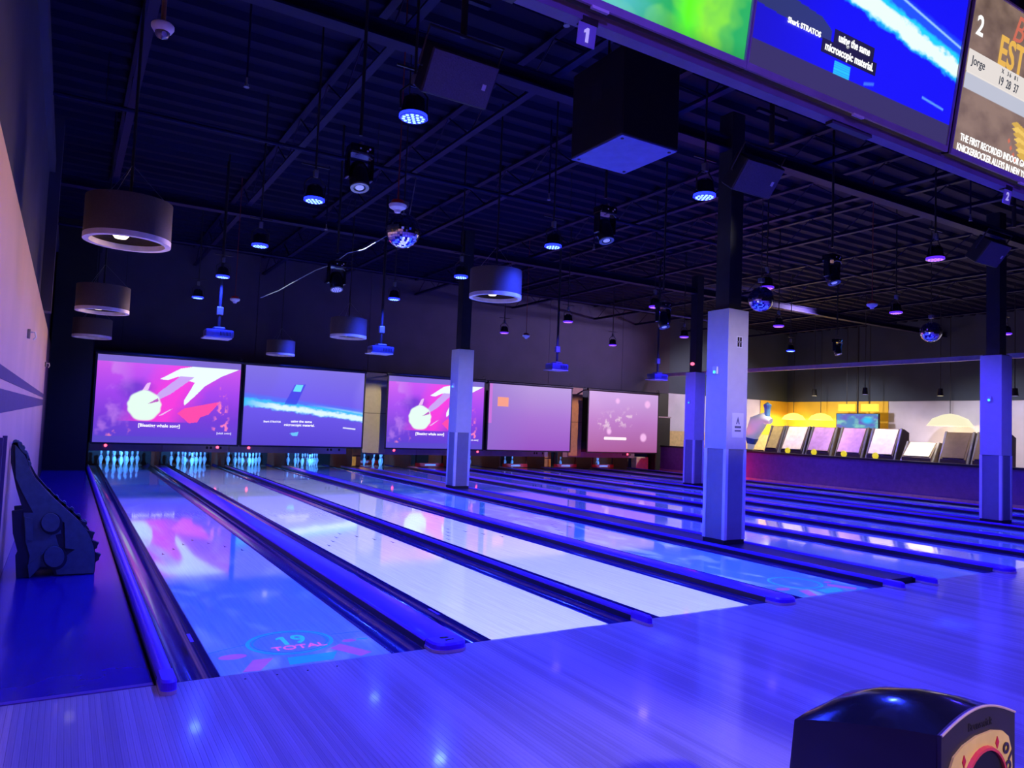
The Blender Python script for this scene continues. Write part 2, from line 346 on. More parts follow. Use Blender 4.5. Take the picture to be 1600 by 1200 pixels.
# ------------------------------------------------------------------ lanes
GP = [(0, 0.0), (0, -0.005)]+[(G/2-G/2*math.cos(a), -0.012-0.075*math.sin(a)) for a in np.linspace(0.0, PI, 11)]+[(G, -0.005), (G, 0.0), (G+0.006, 0.0), (G+0.006, -0.13), (-0.0, -0.13)]
lane_bed = MB().box(0, LW, 0, 17.6, -0.12, 0).mesh('lane_bed', M_lane)
deck_me = MB().box(0, LW, 17.604, 19.5, -0.12, 0).mesh('pin_deck', M_deck)
def gutter(x0):
    b = MB(); n = len(GP); b.add([(x0+p[0], yy, p[1]) for yy in (0.0, 19.5) for p in GP], [(i, (i+1) % n, n+(i+1) % n, n+i) for i in range(n)]+[tuple(range(n)), tuple(range(2*n-1, n-1, -1))]); return b
gl = gutter(-G-0.003).mesh('gutter', M_gutter, True); gr = gutter(LW-0.003).mesh('gutter', M_gutter, True)
arrow = MB().prism([(-0.016, 0), (0, 0.15), (0.016, 0), (0, 0.025)], 'z', 0.0, 0.0007).mesh('arrow', M_arrow)
M_cyan = mat('projected_cyan', (0.05, 0.3, 0.5), 0.2, emit=(0.01, 0.20, 0.75), estr=0.75, var=0.1); M_coral = mat('projected_coral', (0.4, 0.1, 0.2), 0.2, emit=(0.34, 0.08, 0.55), estr=0.6, var=0.1); M_coraltext = mat('projected_bright_coral', (0.5, 0.15, 0.2), 0.2, emit=(0.75, 0.10, 0.35), estr=0.8); M_dialtext = mat('projected_pale_cyan', (0.1, 0.4, 0.5), 0.2, emit=(0.02, 0.42, 0.85), estr=0.7); M_ring = mat('projected_ring', (0.05, 0.2, 0.5), 0.2, emit=(0.02, 0.16, 0.8), estr=0.6)  # projected light put into thin glowing shapes on the lane
DESC = {0: 'leftmost bowling lane, glossy blue with a projected score dial at its near end', 1: 'second bowling lane from the left, brightly lit white beside the wide capping', 2: 'third bowling lane from the left, brightly lit white with a moon reflected in it', 3: 'fourth bowling lane from the left, cyan blue with projected water patterns'}
lanes = []
for i in range(10):
    t = thing('bowling_lane', DESC.get(i, '%s bowling lane%s, dark glossy blue behind the columns' % (ORD[i], '' if i == 9 else ' from the left')), 'lane', (LX[i], 0, 0), group='bowling lanes')
    link('lane_bed', lane_bed, t); link('pin_deck', deck_me, t); link('gutter', gl, t); link('gutter', gr, t); lanes.append(t)
    if i < 4:
        for k in range(7): link('arrow', arrow, t, (LW/2+(k-3)*0.135, 4.9-abs(k-3)*0.28, 0))
for i in (0, 3):
    t = lanes[i]; g = thing('projected_score_dial', '', '', (0.53, 0.50, 0.0)); g.parent = t
    z0, z1 = 0.0008, 0.0014
    def ringmesh(rx, ry, wd, n=40):
        b = MB(); o_ = ngon(0, 0, rx, ry, n); i_ = ngon(0, 0, rx-wd, ry-wd, n)
        b.add([(*p, z1) for p in o_]+[(*p, z1) for p in i_], [(k, (k+1) % n, n+(k+1) % n, n+k) for k in range(n)]); return b
    ringmesh(0.285, 0.27, 0.026).build('dial_ring', M_cyan, g); ringmesh(0.25, 0.235, 0.014).build('dial_inner_ring', M_ring, g)
    MB().prism([(-0.30, -0.28), (-0.18, -0.29), (-0.30, -0.49), (-0.40, -0.48)], 'z', z0, z1).build('coral_wedge', M_coral, g)
    MB().prism([(0.20, -0.24), (0.29, -0.17), (0.42, -0.42), (0.33, -0.47)], 'z', z0, z1).build('coral_wedge', M_coral, g)
    MB().prism([(-0.10, -0.32), (0.22, -0.32), (0.15, -0.46), (-0.12, -0.46)], 'z', z0, z1).build('cyan_tab', M_cyan, g)
    MB().prism(ngon(-0.40, -0.17, 0.085, 0.05), 'z', z0, z1).build('left_emblem', M_coral, g)
    MB().prism(ngon(0.37, -0.12, 0.05, 0.03), 'z', z0, z1).build('right_emblem', M_coral, g)
    MB().prism([(0.40, -0.125), (0.50, -0.13), (0.50, -0.11), (0.40, -0.105)], 'z', z0, z1).build('right_emblem_bar', M_cyan, g)
    for q in ([(-0.52, -0.045), (-0.28, 0.05), (-0.28, 0.056), (-0.52, -0.038)], [(0.30, 0.06), (0.52, 0.06), (0.52, 0.066), (0.30, 0.066)]): MB().prism(q, 'z', z0, z1).build('panel_line', M_ring, g)
    if i == 0:
        MB().prism([(-0.045, -0.05), (-0.015, -0.05), (-0.015, 0.135), (-0.04, 0.135), (-0.075, 0.105), (-0.075, 0.075), (-0.045, 0.095)], 'z', z0, z1).build('score_digit', M_dialtext, g)
        o = text('score_digit', '9', 0.18, M_dialtext, g, (0.07, 0.04, z1), (0, 0, 0), bold=0.012); o.scale = (1.15, 1.45, 1)
        o = text('score_word', 'TOTAL', 0.085, M_coraltext, g, (0.03, -0.125, z1), (0, 0, 0), bold=0.012); o.scale = (1.3, 1.35, 1)
lane_beam_spot('lane_beam_lamp', (0.45, 5.2, 5.4), LX[0]+LW/2, 1300, (0.0, 0.15, 0.95), LW/2, 0.0, 17.5, wave=0.3, fade=7)
lane_beam_spot('lane_beam_lamp', (5.6, 5.2, 5.4), LX[3]+LW/2, 1700, (0.0, 0.20, 0.92), LW/2, 0.0, 17.5, wave=0.9, fade=9)
for i in (1, 2): lane_beam_spot('lane_beam_lamp', ((0, 2.2, 3.0)[i], 5.2, 5.4), LX[i]+LW/2, 1750, (0.76, 0.90, 1.0), LW/2, 0.0, 17.5, wave=0.0, fade=9.5)

for i in range(4, 10): lane_beam_spot('lane_beam_lamp', (LX[i]+LW/2+0.2, 7.0, 5.4), LX[i]+LW/2, 1250, (0.0, 0.13, 1.0), LW/2, 0.0, 17.5, wave=0.15, fade=10)  # added blue fill for the far lanes, shaped like a projector beam
# division cappings
CAPS = [(-0.29, 0.085, 'narrow rounded capping rail along the left edge of the leftmost lane'), (1.427, 0.262, 'wide rounded blue capping between the leftmost and second lanes'), (3.12, 0.05, 'narrow blue capping between the second and third lanes'), (4.815, 0.262, 'wide rounded blue capping between the third and fourth lanes'),
        (6.525, 0.075, 'narrow capping between the fourth lane and the nearer column row'), (7.12, 0.075, 'narrow capping between the nearer column row and the fifth lane'), (8.827, 0.262, 'wide capping between the fifth and sixth lanes'), (10.52, 0.05, 'narrow capping between the sixth and seventh lanes'),
        (12.21, 0.262, 'wide capping between the seventh and eighth lanes'), (13.92, 0.075, 'narrow capping between the eighth lane and the farther column row'), (14.515, 0.075, 'narrow capping between the farther column row and the ninth lane'), (16.23, 0.262, 'wide capping between the ninth and rightmost lanes'), (17.93, 0.075, 'narrow capping along the right edge of the rightmost lane')]
for k, (cx, wd, lab) in enumerate(CAPS):
    t = thing('division_capping', lab, 'capping', (cx, 0, 0), group='cappings between the lanes')
    h = wd/2; wide = wd > 0.2; zt = 0.062 if wide else 0.075
    pf = [(-h, -0.10), (-h, zt-0.018), (-h+0.008, zt-0.006), (-h+0.024, zt), (h-0.024, zt), (h-0.008, zt-0.006), (h, zt-0.018), (h, -0.10)] if wide else [(-h, -0.10), (-h, zt-0.035)]+[(-h*math.cos(a), zt-0.035+0.035*math.sin(a)) for a in np.linspace(0.3, PI-0.3, 7)]+[(h, zt-0.035), (h, -0.10)]
    b = MB(); b.prism(pf, 'y', 0.02, 17.6); n = len(pf)
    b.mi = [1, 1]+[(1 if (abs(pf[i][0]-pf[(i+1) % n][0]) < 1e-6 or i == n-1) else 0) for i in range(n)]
    b.build('rail', [M_cap, M_capside], t, True)
    # rounded nose overlapping the approach
    b = MB(); r = min(h, 0.10); out = []
    P = [(-h, 0.02)]+[(-h+r-r*math.cos(a), -(0.16 if wide else 0.20)+r-r*math.sin(a)) for a in np.linspace(0, PI/2, 6)]+[(h-r+r*math.sin(a), -(0.16 if wide else 0.20)+r-r*math.cos(a)) for a in np.linspace(0, PI/2, 6)]+[(h, 0.02)]
    n = len(P); lay = []
    for (z, sc) in ((0.002, 1.0), (0.022, 1.0), (0.024, 0.97), (zt-0.012, 0.95), (zt, 0.85)):
        lay += [(p[0]*sc, p[1] if p[1] > 0 else p[1]*sc, z) for p in P]
    fs = [(l*n+i, l*n+(i+1) % n, (l+1)*n+(i+1) % n, (l+1)*n+i) for l in range(4) for i in range(n)]+[tuple(range(4*n, 5*n)), tuple(range(n-1, -1, -1))]
    b.add(lay, fs); b.mi = [0 if i < n else 1 for i in range(4*n)]+[1, 0]
    b.build('nose', [M_capend, M_cap], t, False)
    if k == 1: MB().prism(ngon(0, -0.01, 0.035, 0.02, 12), 'z', zt, zt+0.0008).prism([(-0.02, -0.08), (0.05, -0.07), (0.05, -0.05), (-0.02, -0.06)], 'z', zt, zt+0.0008).build('logo_mark', M_arrow, t)
    if k in (0, 1): MB().prism([(h+0.19, 0.75), (h+0.212, 0.75), (h+0.212, 0.95), (h+0.19, 0.95)], 'z', 0.001, 0.0025).build('sticker', M_cap, t)
for k, (x0, x1) in enumerate(((6.563, 7.082), (13.958, 14.487))):
    struct(MB().box(x0, x1, 0.05, 17.6, -0.12, 0.05).build('plinth_%s' % ('near', 'far')[k], mat('dark_plinth', (0.02, 0.015, 0.04), 0.4)))

# ------------------------------------------------------------------ columns
def column(x, y, label, signs=False):
    t = thing('column', label, 'column', (x, y, 0.05), group='boxed columns standing between the lanes'); D = 0.385
    MB().bbox(0.012, D-0.012, 0.012, D-0.012, 0.0, 1.26, 0.004).build('lower_cladding', M_lower, t); MB().bbox(0, D, 0, D, 1.26, 3.15, 0.006).build('upper_cladding', M_pale, t)
    MB().box(0.004, D-0.004, 0.004, D-0.004, 0, 0.06).build('base_band', M_black, t)
    for (cx, cy, sx, sy) in ((0, 0, 1, 1), (D, 0, -1, 1), (0, D, 1, -1), (D, D, -1, -1)):
        a, c = 0.045, 0.012; P = [(cx-sx*0.004, cy-sy*0.004), (cx+sx*a, cy-sy*0.004), (cx+sx*a, cy+sy*c), (cx+sx*c, cy+sy*c), (cx+sx*c, cy+sy*a), (cx-sx*0.004, cy+sy*a)]
        MB().prism(P, 'z', 0.06, 1.26).build('corner_guard', M_guard, t)
    MB().box(0.07, 0.31, 0.07, 0.31, 3.15, 5.9).box(0.03, 0.35, 0.03, 0.35, 3.15, 3.165).build('steel_post', M_steel, t)
    d = MB().bbox(-0.03, 0, 0.17, 0.25, 2.27, 2.37, 0.006).build('sensor_box', M_white, t); MB().cyl((-0.03, 0.21, 2.295), (-0.036, 0.21, 2.295), 0.02, n=10).build('cyan_light', emis('cyan_light', (0.05, 0.6, 0.75), 2.5), d)
    if signs:
        MB().box(0.155, 0.265, -0.004, 0, 2.63, 2.79).build('emblem_sign', M_guard, t)
        b = MB()
        for (u, v) in ((0.17, 2.72), (0.215, 2.72), (0.17, 2.645), (0.215, 2.645)): b.box(u, u+0.034, -0.006, -0.004, v, v+0.055)
        b.box(0.165, 0.255, -0.0055, -0.004, 2.703, 2.715).build('emblem_mark', M_arrow, t)
        MB().box(0.10, 0.32, -0.004, 0, 1.42, 1.75).build('notice_sign', M_guard, t)
        MB().prism([(0.175, 1.60), (0.21, 1.70), (0.245, 1.60), (0.225, 1.60), (0.21, 1.65), (0.195, 1.60)], 'y', -0.006, -0.004).box(0.15, 0.27, -0.006, -0.004, 1.545, 1.575).box(0.15, 0.27, -0.0055, -0.004, 1.50, 1.52).build('notice_print', M_grey, t)
    return t
column(6.66, 2.33, 'near pale boxed column with two signs, standing beside the fourth lane', True)
column(6.66, 10.24, 'pale boxed column in front of the right half of the third screen')
column(14.06, 2.43, 'pale boxed column cut by the right edge of the photo')
column(14.06, 10.26, 'pale boxed column half hidden behind the column with two signs')

# ------------------------------------------------------------------ pits, pins, masking bars
pit = struct(MB().box(WL, 18.4, 19.95, 20.05, -0.14, 1.2).build('wall_pit', M_black)); MB().box(WL, 18.4, YB+0.15, 19.95, 0.98, 1.06).build('pit_cover', M_black, pit)
edges = [-0.30, 1.427, 3.12, 4.815, 7.0, 8.827, 10.52, 12.21, 14.22, 16.23, 18.0]
for i, x in enumerate(edges):
    wd = 0.03 if i not in (4, 8) else 0.26
    t = thing('kickback', 'brown wooden kickback panel %s' % ('left of the leftmost lane\'s pins' if i == 0 else 'right of the rightmost lane\'s pins' if i == 10 else 'between the pins of the %s and %s lanes' % (ORD[i-1], ORD[i])), 'partition', (x, 0, 0), group='kickback panels between the pin decks')
    MB().box(-wd/2, wd/2, 17.7, 19.9, -0.14, 0.9).build('panel', M_brown, t)
    MB().box(-wd/2-0.005, wd/2+0.005, 17.66, 17.7, -0.14, 0.6).build('edge_strip', M_yellow if i in (4, 8) else M_brown, t)
    if i in (4, 8):
        for zz in (0.04, 0.36): MB().box(-wd/2-0.006, wd/2+0.006, 17.655, 17.66, zz, zz+0.03).build('black_band', M_black, t)
PP = [(0.0, 0.0), (0.0258, 0.0), (0.0285, 0.012), (0.036, 0.05), (0.0475, 0.085), (0.0573, 0.114), (0.0605, 0.13), (0.0570, 0.16), (0.0470, 0.19), (0.0340, 0.22), (0.0262, 0.24), (0.0233, 0.254), (0.0239, 0.275), (0.0275, 0.30), (0.0318, 0.335), (0.0323, 0.345), (0.0285, 0.365), (0.018, 0.378), (0.0, 0.381)]
pin_me = MB().lathe(PP, 16).mesh('pin_body', M_pin, True)
st_me = MB().lathe([(0.0268, 0.240), (0.0256, 0.246), (0.0247, 0.252), (0.0242, 0.252), (0.025, 0.24)], 16, close=True).lathe([(0.0252, 0.264), (0.0264, 0.272), (0.0256, 0.272), (0.0246, 0.264)], 16, close=True).mesh('neck_stripe', M_red, True)
PINPOS = {1: (0, 0), 2: (-1, 1), 3: (1, 1), 4: (-2, 2), 5: (0, 2), 6: (2, 2), 7: (-3, 3), 8: (-1, 3), 9: (1, 3), 10: (3, 3)}
PINTXT = {1: 'front of the rack', 2: 'left in second row', 3: 'right in second row', 4: 'left in third row', 5: 'middle of third row', 6: 'right in third row', 7: 'far left of back row', 8: 'inner left of back row', 9: 'inner right of back row', 10: 'far right of back row'}
RACK = {0: range(1, 11), 1: range(1, 11), 2: range(1, 11), 3: range(1, 11), 4: (6, 8, 9, 10), 6: (10,), 7: (6, 9), 8: (10,), 9: (6, 10)}
for i, pins in RACK.items():
    for p in pins:
        a, r = PINPOS[p]
        t = thing('bowling_pin', 'bowling pin, %s, on the %s' % (PINTXT[p], lane_name(i)), 'pin', (LX[i]+LW/2+a*0.1524, 18.29+r*0.264, 0.004 if (i, p) == (4, 9) else 0.0), (0, 0.14 if (i, p) == (4, 9) else 0, 0), 'bowling pins')
        link('pin_body', pin_me, t); link('neck_stripe', st_me, t)
PAIRS = [(-0.28, 3.11), (3.13, 6.50), (7.15, 10.51), (10.53, 13.9), (14.55, 17.92)]
M_bar = mat('mauve_masking_bar', (0.36, 0.26, 0.34), 0.5, scale=1.2, var=0.25); M_redlamp = emis('red_lamp', (1.0, 0.06, 0.12), 5)
PT = ['first', 'second', 'third', 'fourth', 'fifth']
for k, (x0, x1) in enumerate(PAIRS):
    t = thing('masking_bar', 'mauve masking bar with red lights under the %s screen from the left' % PT[k], 'masking unit', ((x0+x1)/2, 17.2, 0.45), group='masking bars over the pin decks'); h = (x1-x0)/2
    MB().box(-h, -0.004, 0, 0.1, 0, 0.2).build('bar_panel', M_bar, t); MB().box(0.004, h, 0, 0.1, 0, 0.2).build('bar_panel', M_bar, t)
    MB().box(-h, h, 0.02, 0.1, 0.2, 0.56).build('upper_board', M_black, t)
    for xx in ([-h+0.36, h-0.30] if k == 0 else [-h+0.52] if k in (1, 3) else [-h+0.9] if k == 2 else [-h+0.35, h-0.35]):
        MB().cyl((xx, 0.0, 0.14), (xx, -0.012, 0.14), 0.035, n=12).build('red_light', M_redlamp, t)
    b = MB()
    for xx in (h-0.6, h-0.5, h-0.25): b.box(xx, xx+0.06, -0.004, 0, 0.09, 0.16)
    b.build('number_window', M_black, t)
for i in range(10):
    lamp('pin_light', 'SPOT', (LX[i]+LW/2, 17.42, 0.60), 230 if i < 5 else 110, (0.05, 0.28, 1.0), rot=(math.radians(72), 0, 0), size=0.04, angle=62, blend=0.4)
    lamp('pit_fill', 'POINT', (LX[i]+LW/2, 19.6, 0.8), 6, (1.0, 0.42, 0.18), size=0.05)  # added warm fill inside each pit, no fixture
M_sweepred = mat('red_sweep', (0.55, 0.03, 0.04), 0.4, emit=(0.5, 0.01, 0.02), estr=0.05)
for i in (4, 5, 7, 8, 9):
    t = thing('sweep_board', 'red sweep board lowered at the end of the %s' % lane_name(i), 'sweep board', (LX[i]+LW/2, 18.1 if i not in (4,) else 19.5, 0.02), group='red sweep boards')
    MB().box(-0.52, 0.52, 0, 0.03, 0.0, 0.12).build('board', M_sweepred, t); MB().box(-0.18, 0.22, -0.003, 0, 0.03, 0.09).build('pale_band', mat('pink_band', (0.7, 0.35, 0.35), 0.5), t)
    MB().box(-0.5, -0.46, 0.03, 0.06, 0.0, 0.6).box(0.46, 0.5, 0.03, 0.06, 0, 0.6).build('arms', M_steel, t)
for k, (x0, x1, cm) in enumerate(((6.98, 7.72, M_beige), (14.75, 15.3, mat('orange_masking_panel', (0.62, 0.33, 0.20), 0.6, var=0.1)))):
    t = thing('gap_panel', ('beige two-piece masking panel between the second and third screens', 'orange tan masking panel between the fourth and fifth screens')[k], 'panel', ((x0+x1)/2, 17.12, 0.5), group='masking panels in the screen gaps'); h = (x1-x0)/2
    MB().box(-h, h, 0, 0.04, 0, 1.22).build('lower_piece', cm, t); MB().box(-h, h, 0, 0.04, 1.235, 2.48).build('upper_piece', cm, t)
t = thing('pale_cabinet', 'pale cream cabinet at the pit end of the rightmost lane', 'cabinet', (18.0, 17.45, -0.005)); MB().bbox(-0.02, 0.60, -0.3, 0.0, 0.0, 0.5, 0.03).build('body', mat('cream_cabinet', (0.85, 0.75, 0.5), 0.5), t); MB().box(0.02, 0.56, -0.305, -0.3, 0.4, 0.405).build('lid_seam', M_brown, t)
t = thing('black_cabinet', 'tall black cabinet at the right end of the back wall', 'cabinet', (18.95, 16.9, -0.005)); MB().bbox(-0.3, 0.45, -0.05, 0.4, 0, 2.05, 0.01).build('body', M_black, t); MB().box(-0.32, 0.47, -0.07, 0.42, 2.05, 2.1).build('top_board', mat('mauve_top', (0.4, 0.32, 0.38), 0.5), t)

# ------------------------------------------------------------------ pictures (colour per grid vertex)
def smooth(d, e): return np.clip(0.5-d/(2*e), 0, 1)[..., None]
def C3(r, g, b): return np.array(srgb(r, g, b))
def seg(U, V, a, b):
    ax, ay = a; bx, by = b; dx, dy = bx-ax, by-ay; t = np.clip(((U-ax)*dx+(V-ay)*dy)/(dx*dx+dy*dy), 0, 1)
    return np.hypot(U-ax-t*dx, V-ay-t*dy), t
def inpoly(U, V, P):
    ins = np.zeros(U.shape, bool); n = len(P)
    for i in range(n):
        (x0, y0), (x1, y1) = P[i], P[(i+1) % n]
        c = ((y0 > V) != (y1 > V)) & (U < (x1-x0)*(V-y0)/((y1-y0) if y1 != y0 else 1e-9)+x0); ins ^= c
    return ins[..., None].astype(float)
def vnoise(U, V, s, seed):
    r = np.random.RandomState(seed).rand(64, 64); out = np.zeros(U.shape); amp = 0.5
    for k in range(4):
        x = U*s; y = V*s; xi = np.floor(x).astype(int); yi = np.floor(y).astype(int); fx = x-xi; fy = y-yi; fx = fx*fx*(3-2*fx); fy = fy*fy*(3-2*fy)
        g = lambda a, b: r[a % 64, b % 64]
        out += amp*((g(xi, yi)*(1-fx)+g(xi+1, yi)*fx)*(1-fy)+(g(xi, yi+1)*(1-fx)+g(xi+1, yi+1)*fx)*fy); s *= 2.1; amp *= 0.5
    return out
def mixc(a, b, t): return a*(1-t)+b*t
def grad(V, stops):
    out = np.zeros(V.shape+(3,))
    for c in range(3): out[..., c] = np.interp(V, [s[0] for s in stops], [s[1][c] for s in stops])
    return out
def pic_moon(U, V, asp):
    im = grad(V, [(0, C3(85, 65, 205)), (0.3, C3(120, 60, 215)), (0.6, C3(165, 70, 235)), (1, C3(215, 90, 235))])
    im = mixc(im, C3(255, 60, 215), smooth(np.abs((U-0.52)-(V-0.62)*0.35)-0.20+0.10*vnoise(U, V, 6, 2), 0.10)*(V > 0.25)[..., None]*0.9)
    im = mixc(im, C3(105, 55, 200), smooth(np.hypot(U-0.27, (V-0.62)/asp*1.4)-0.13+0.06*vnoise(U, V, 8, 4), 0.05)*0.8)
    n1 = vnoise(U, V/asp, 7, 1); cl = np.clip((n1-0.50)*6, 0, 1)*np.clip((0.26-U+0.25*np.clip(0.35-V, 0, 1))*6, 0, 1); im = mixc(im, C3(205, 135, 240), cl[..., None]*0.75)
    im = mixc(im, C3(240, 130, 180), (np.clip((vnoise(U, V/asp, 22, 9)-0.6)*9, 0, 1)*np.clip(0.22-V, 0, 1)*6*np.clip((0.35-U)*6, 0, 1)).clip(0, 1)[..., None])
    im = mixc(im, C3(255, 75, 165), inpoly(U, V, [(0.555, 0.36), (0.60, 0.30), (0.64, 0.245), (0.70, 0.26), (0.72, 0.32), (0.78, 0.36), (0.86, 0.52), (0.70, 0.46), (0.60, 0.42)]))
    tr = np.clip((vnoise(U, V/asp, 34, 5)-0.52)*14, 0, 1)*smooth(np.abs(U-0.875)-0.012-0.10*np.clip(0.66-V, 0, 1)**1.0, 0.02)[..., 0]*((V > 0.16) & (V < 0.70)); im = mixc(im, C3(255, 130, 190), tr[..., None])
    im = mixc(im, C3(240, 255, 250), inpoly(U, V, [(0.42, 0.755), (0.56, 0.895), (0.66, 0.93), (0.995, 0.955), (0.99, 0.93), (0.86, 0.83), (0.74, 0.70), (0.665, 0.56), (0.60, 0.455), (0.595, 0.51), (0.63, 0.62), (0.665, 0.735), (0.60, 0.76), (0.55, 0.80), (0.47, 0.745)]))
    im = mixc(im, C3(205, 165, 240), inpoly(U, V, [(0.56, 0.80), (0.66, 0.80), (0.50, 0.585), (0.43, 0.52), (0.39, 0.53), (0.42, 0.60)]))
    im = mixc(im, C3(240, 190, 245), inpoly(U, V, [(0.30, 0.60), (0.335, 0.70), (0.36, 0.71), (0.345, 0.62)])+inpoly(U, V, [(0.42, 0.32), (0.50, 0.40), (0.52, 0.41), (0.45, 0.33)]))
    d = np.hypot(U-0.325, (V-0.435)/asp)-0.113-0.0025*np.sin(9*np.arctan2(V-0.435, U-0.325)); im = mixc(im, C3(232, 255, 238), smooth(d, 0.006))
    im = mixc(im, C3(190, 90, 190), inpoly(U, V, [(0.345, 0.455), (0.415, 0.53), (0.42, 0.49)]))
    im[V > 0.925+0.0*U] = C3(125, 105, 205); im[V < 0.075] = C3(90, 72, 200); return im
def pic_wave(U, V, asp):
    im = grad(V, [(0, C3(88, 66, 205)), (0.5, C3(112, 90, 235)), (1, C3(130, 115, 228))])
    n = vnoise(U, V, 30, 3); c = 0.545-0.15*U; d = V-c
    im = mixc(im, C3(80, 120, 250), smooth(np.abs(d-0.05)-0.045-0.02*n, 0.02)*0.8)
    im = mixc(im, C3(150, 215, 255), smooth(np.abs(d-0.085+0.03*U)-0.012, 0.012)*np.clip((U-0.5)*3, 0, 1)[..., None])
    im = mixc(im, C3(60, 190, 255), smooth(np.abs(d)-0.055-0.05*(n-0.5), 0.012)); im = mixc(im, C3(225, 250, 255), smooth(np.abs(d+0.012)-0.034-0.05*(n-0.5), 0.012)*np.clip(U*4, 0, 1)[..., None])
    im = mixc(im, C3(55, 60, 225), inpoly(U, V, [(0.32, 0.53), (0.40, 0.79), (0.49, 0.80), (0.42, 0.53)])*0.75); im = mixc(im, C3(110, 225, 255), inpoly(U, V, [(0.385, 0.70), (0.41, 0.79), (0.47, 0.79), (0.45, 0.70)]))
    im = mixc(im, C3(110, 200, 255), inpoly(U, V, [(0.37, 0.16), (0.45, 0.18), (0.44, 0.125), (0.40, 0.13)])*(n > 0.45)[..., None]); im = mixc(im, C3(235, 240, 255), smooth(np.abs(V-0.245+0.12*(U-0.89))-0.008, 0.004)*((U > 0.83) & (U < 0.94))[..., None]); return im
def pic_blank(U, V, asp):
    im = grad(V, [(0, C3(150, 80, 190)), (0.5, C3(165, 110, 205)), (1, C3(180, 150, 215))]); im = mixc(im, C3(140, 110, 205), np.clip(0.5-U, 0, 1)[..., None]*1.2)
    im = mixc(im, C3(250, 160, 120), ((U > 0.10) & (U < 0.225) & (V > 0.66) & (V < 0.80))[..., None]*0.95); im = mixc(im, C3(225, 110, 220), ((U < 0.035) & (V > 0.40))[..., None]*0.6); return im
def pic_dots(U, V, asp):
    im = grad(V, [(0, C3(165, 90, 150)), (0.5, C3(185, 120, 195)), (1, C3(205, 165, 225))])
    for (a, b, r) in ((0.40, 0.86, 0.028), (0.84, 0.83, 0.04), (0.29, 0.34, 0.03), (0.79, 0.255, 0.045)): im = mixc(im, C3(245, 185, 240), smooth(np.hypot(U-a, (V-b)/asp)-r, 0.012))
    n = np.clip((vnoise(U, V/asp, 20, 6)-0.55)*8, 0, 1)*smooth(np.abs(V-0.55-0.3*(U-0.45))-0.12, 0.08)[..., 0]*((U > 0.12) & (U < 0.68)); im = mixc(im, C3(235, 205, 225), n[..., None]*0.8); return im
def pic_green(U, V, asp):
    n = vnoise(U+0.4*vnoise(U, V, 3, 2), V*0.5+0.3*vnoise(U, V, 4, 8), 4, 11); im = mixc(C3(40, 170, 90)*np.ones(U.shape+(3,)), C3(150, 240, 40), np.clip((n-0.40)*4, 0, 1)[..., None])
    im = mixc(im, C3(95, 255, 0), smooth(np.abs(U-0.83+0.05*np.sin(5*V+1))-0.03, 0.03)); im = mixc(im, C3(90, 190, 215), np.clip((0.72-U)*5, 0, 1)[..., None]*np.clip((vnoise(U, V, 5, 4)-0.25)*3, 0, 1)[..., None]); im = mixc(im, C3(185, 150, 205), (np.clip((0.60-U)*4, 0, 1)*np.clip((vnoise(U, V, 4, 14)-0.4)*4, 0, 1))[..., None])
    im = mixc(im, C3(30, 140, 60), np.clip(0.08-V, 0, 1)[..., None]*8*np.clip((U-0.5)*3, 0, 1)[..., None]); return im
def pic_deep(U, V, asp):
    im = mixc(C3(18, 18, 235)*np.ones(U.shape+(3,)), C3(25, 20, 170), np.clip(0.35-U, 0, 1)[..., None]*2); n = vnoise(U, V, 26, 3)
    c = 0.60-0.145*(U-0.3)/0.7; d = V-c
    im = mixc(im, C3(30, 80, 250), smooth(np.abs(d-0.10)-0.05-0.02*n, 0.02)); im = mixc(im, C3(150, 200, 255), smooth(np.abs(d-0.185+0.05*U)-0.006, 0.004)*((U > 0.5))[..., None]); im = mixc(im, C3(30, 200, 250), smooth(np.abs(d-0.01)-0.075-0.05*(n-0.5), 0.012)); im = mixc(im, C3(225, 245, 235), smooth(np.abs(d)-0.050-0.06*(n-0.5), 0.010))
    im = mixc(im, C3(45, 55, 90), inpoly(U, V, [(0.0, 0.30), (0.0, 0.42), (0.28, 0.375), (0.33, 0.33), (0.33, 0.27), (0.18, 0.28)])*0.9)
    im = mixc(im, C3(40, 190, 250), ((U > 0.36) & (U < 0.435) & (V > 0.125) & (V < 0.19))[..., None]*(0.6+0.4*(np.sin(V*500) > 0))[..., None]); im = mixc(im, C3(90, 150, 250), smooth(np.abs(V-0.205+0.12*(U-0.885))-0.006, 0.003)*((U > 0.82) & (U < 0.95))[..., None]); im = mixc(im, C3(60, 110, 250), smooth(np.abs(V-0.15-0.4*(U-0.53))-0.008, 0.004)*((U > 0.51) & (U < 0.56))[..., None])
    im[V < 0.125] = C3(52, 46, 92); return im
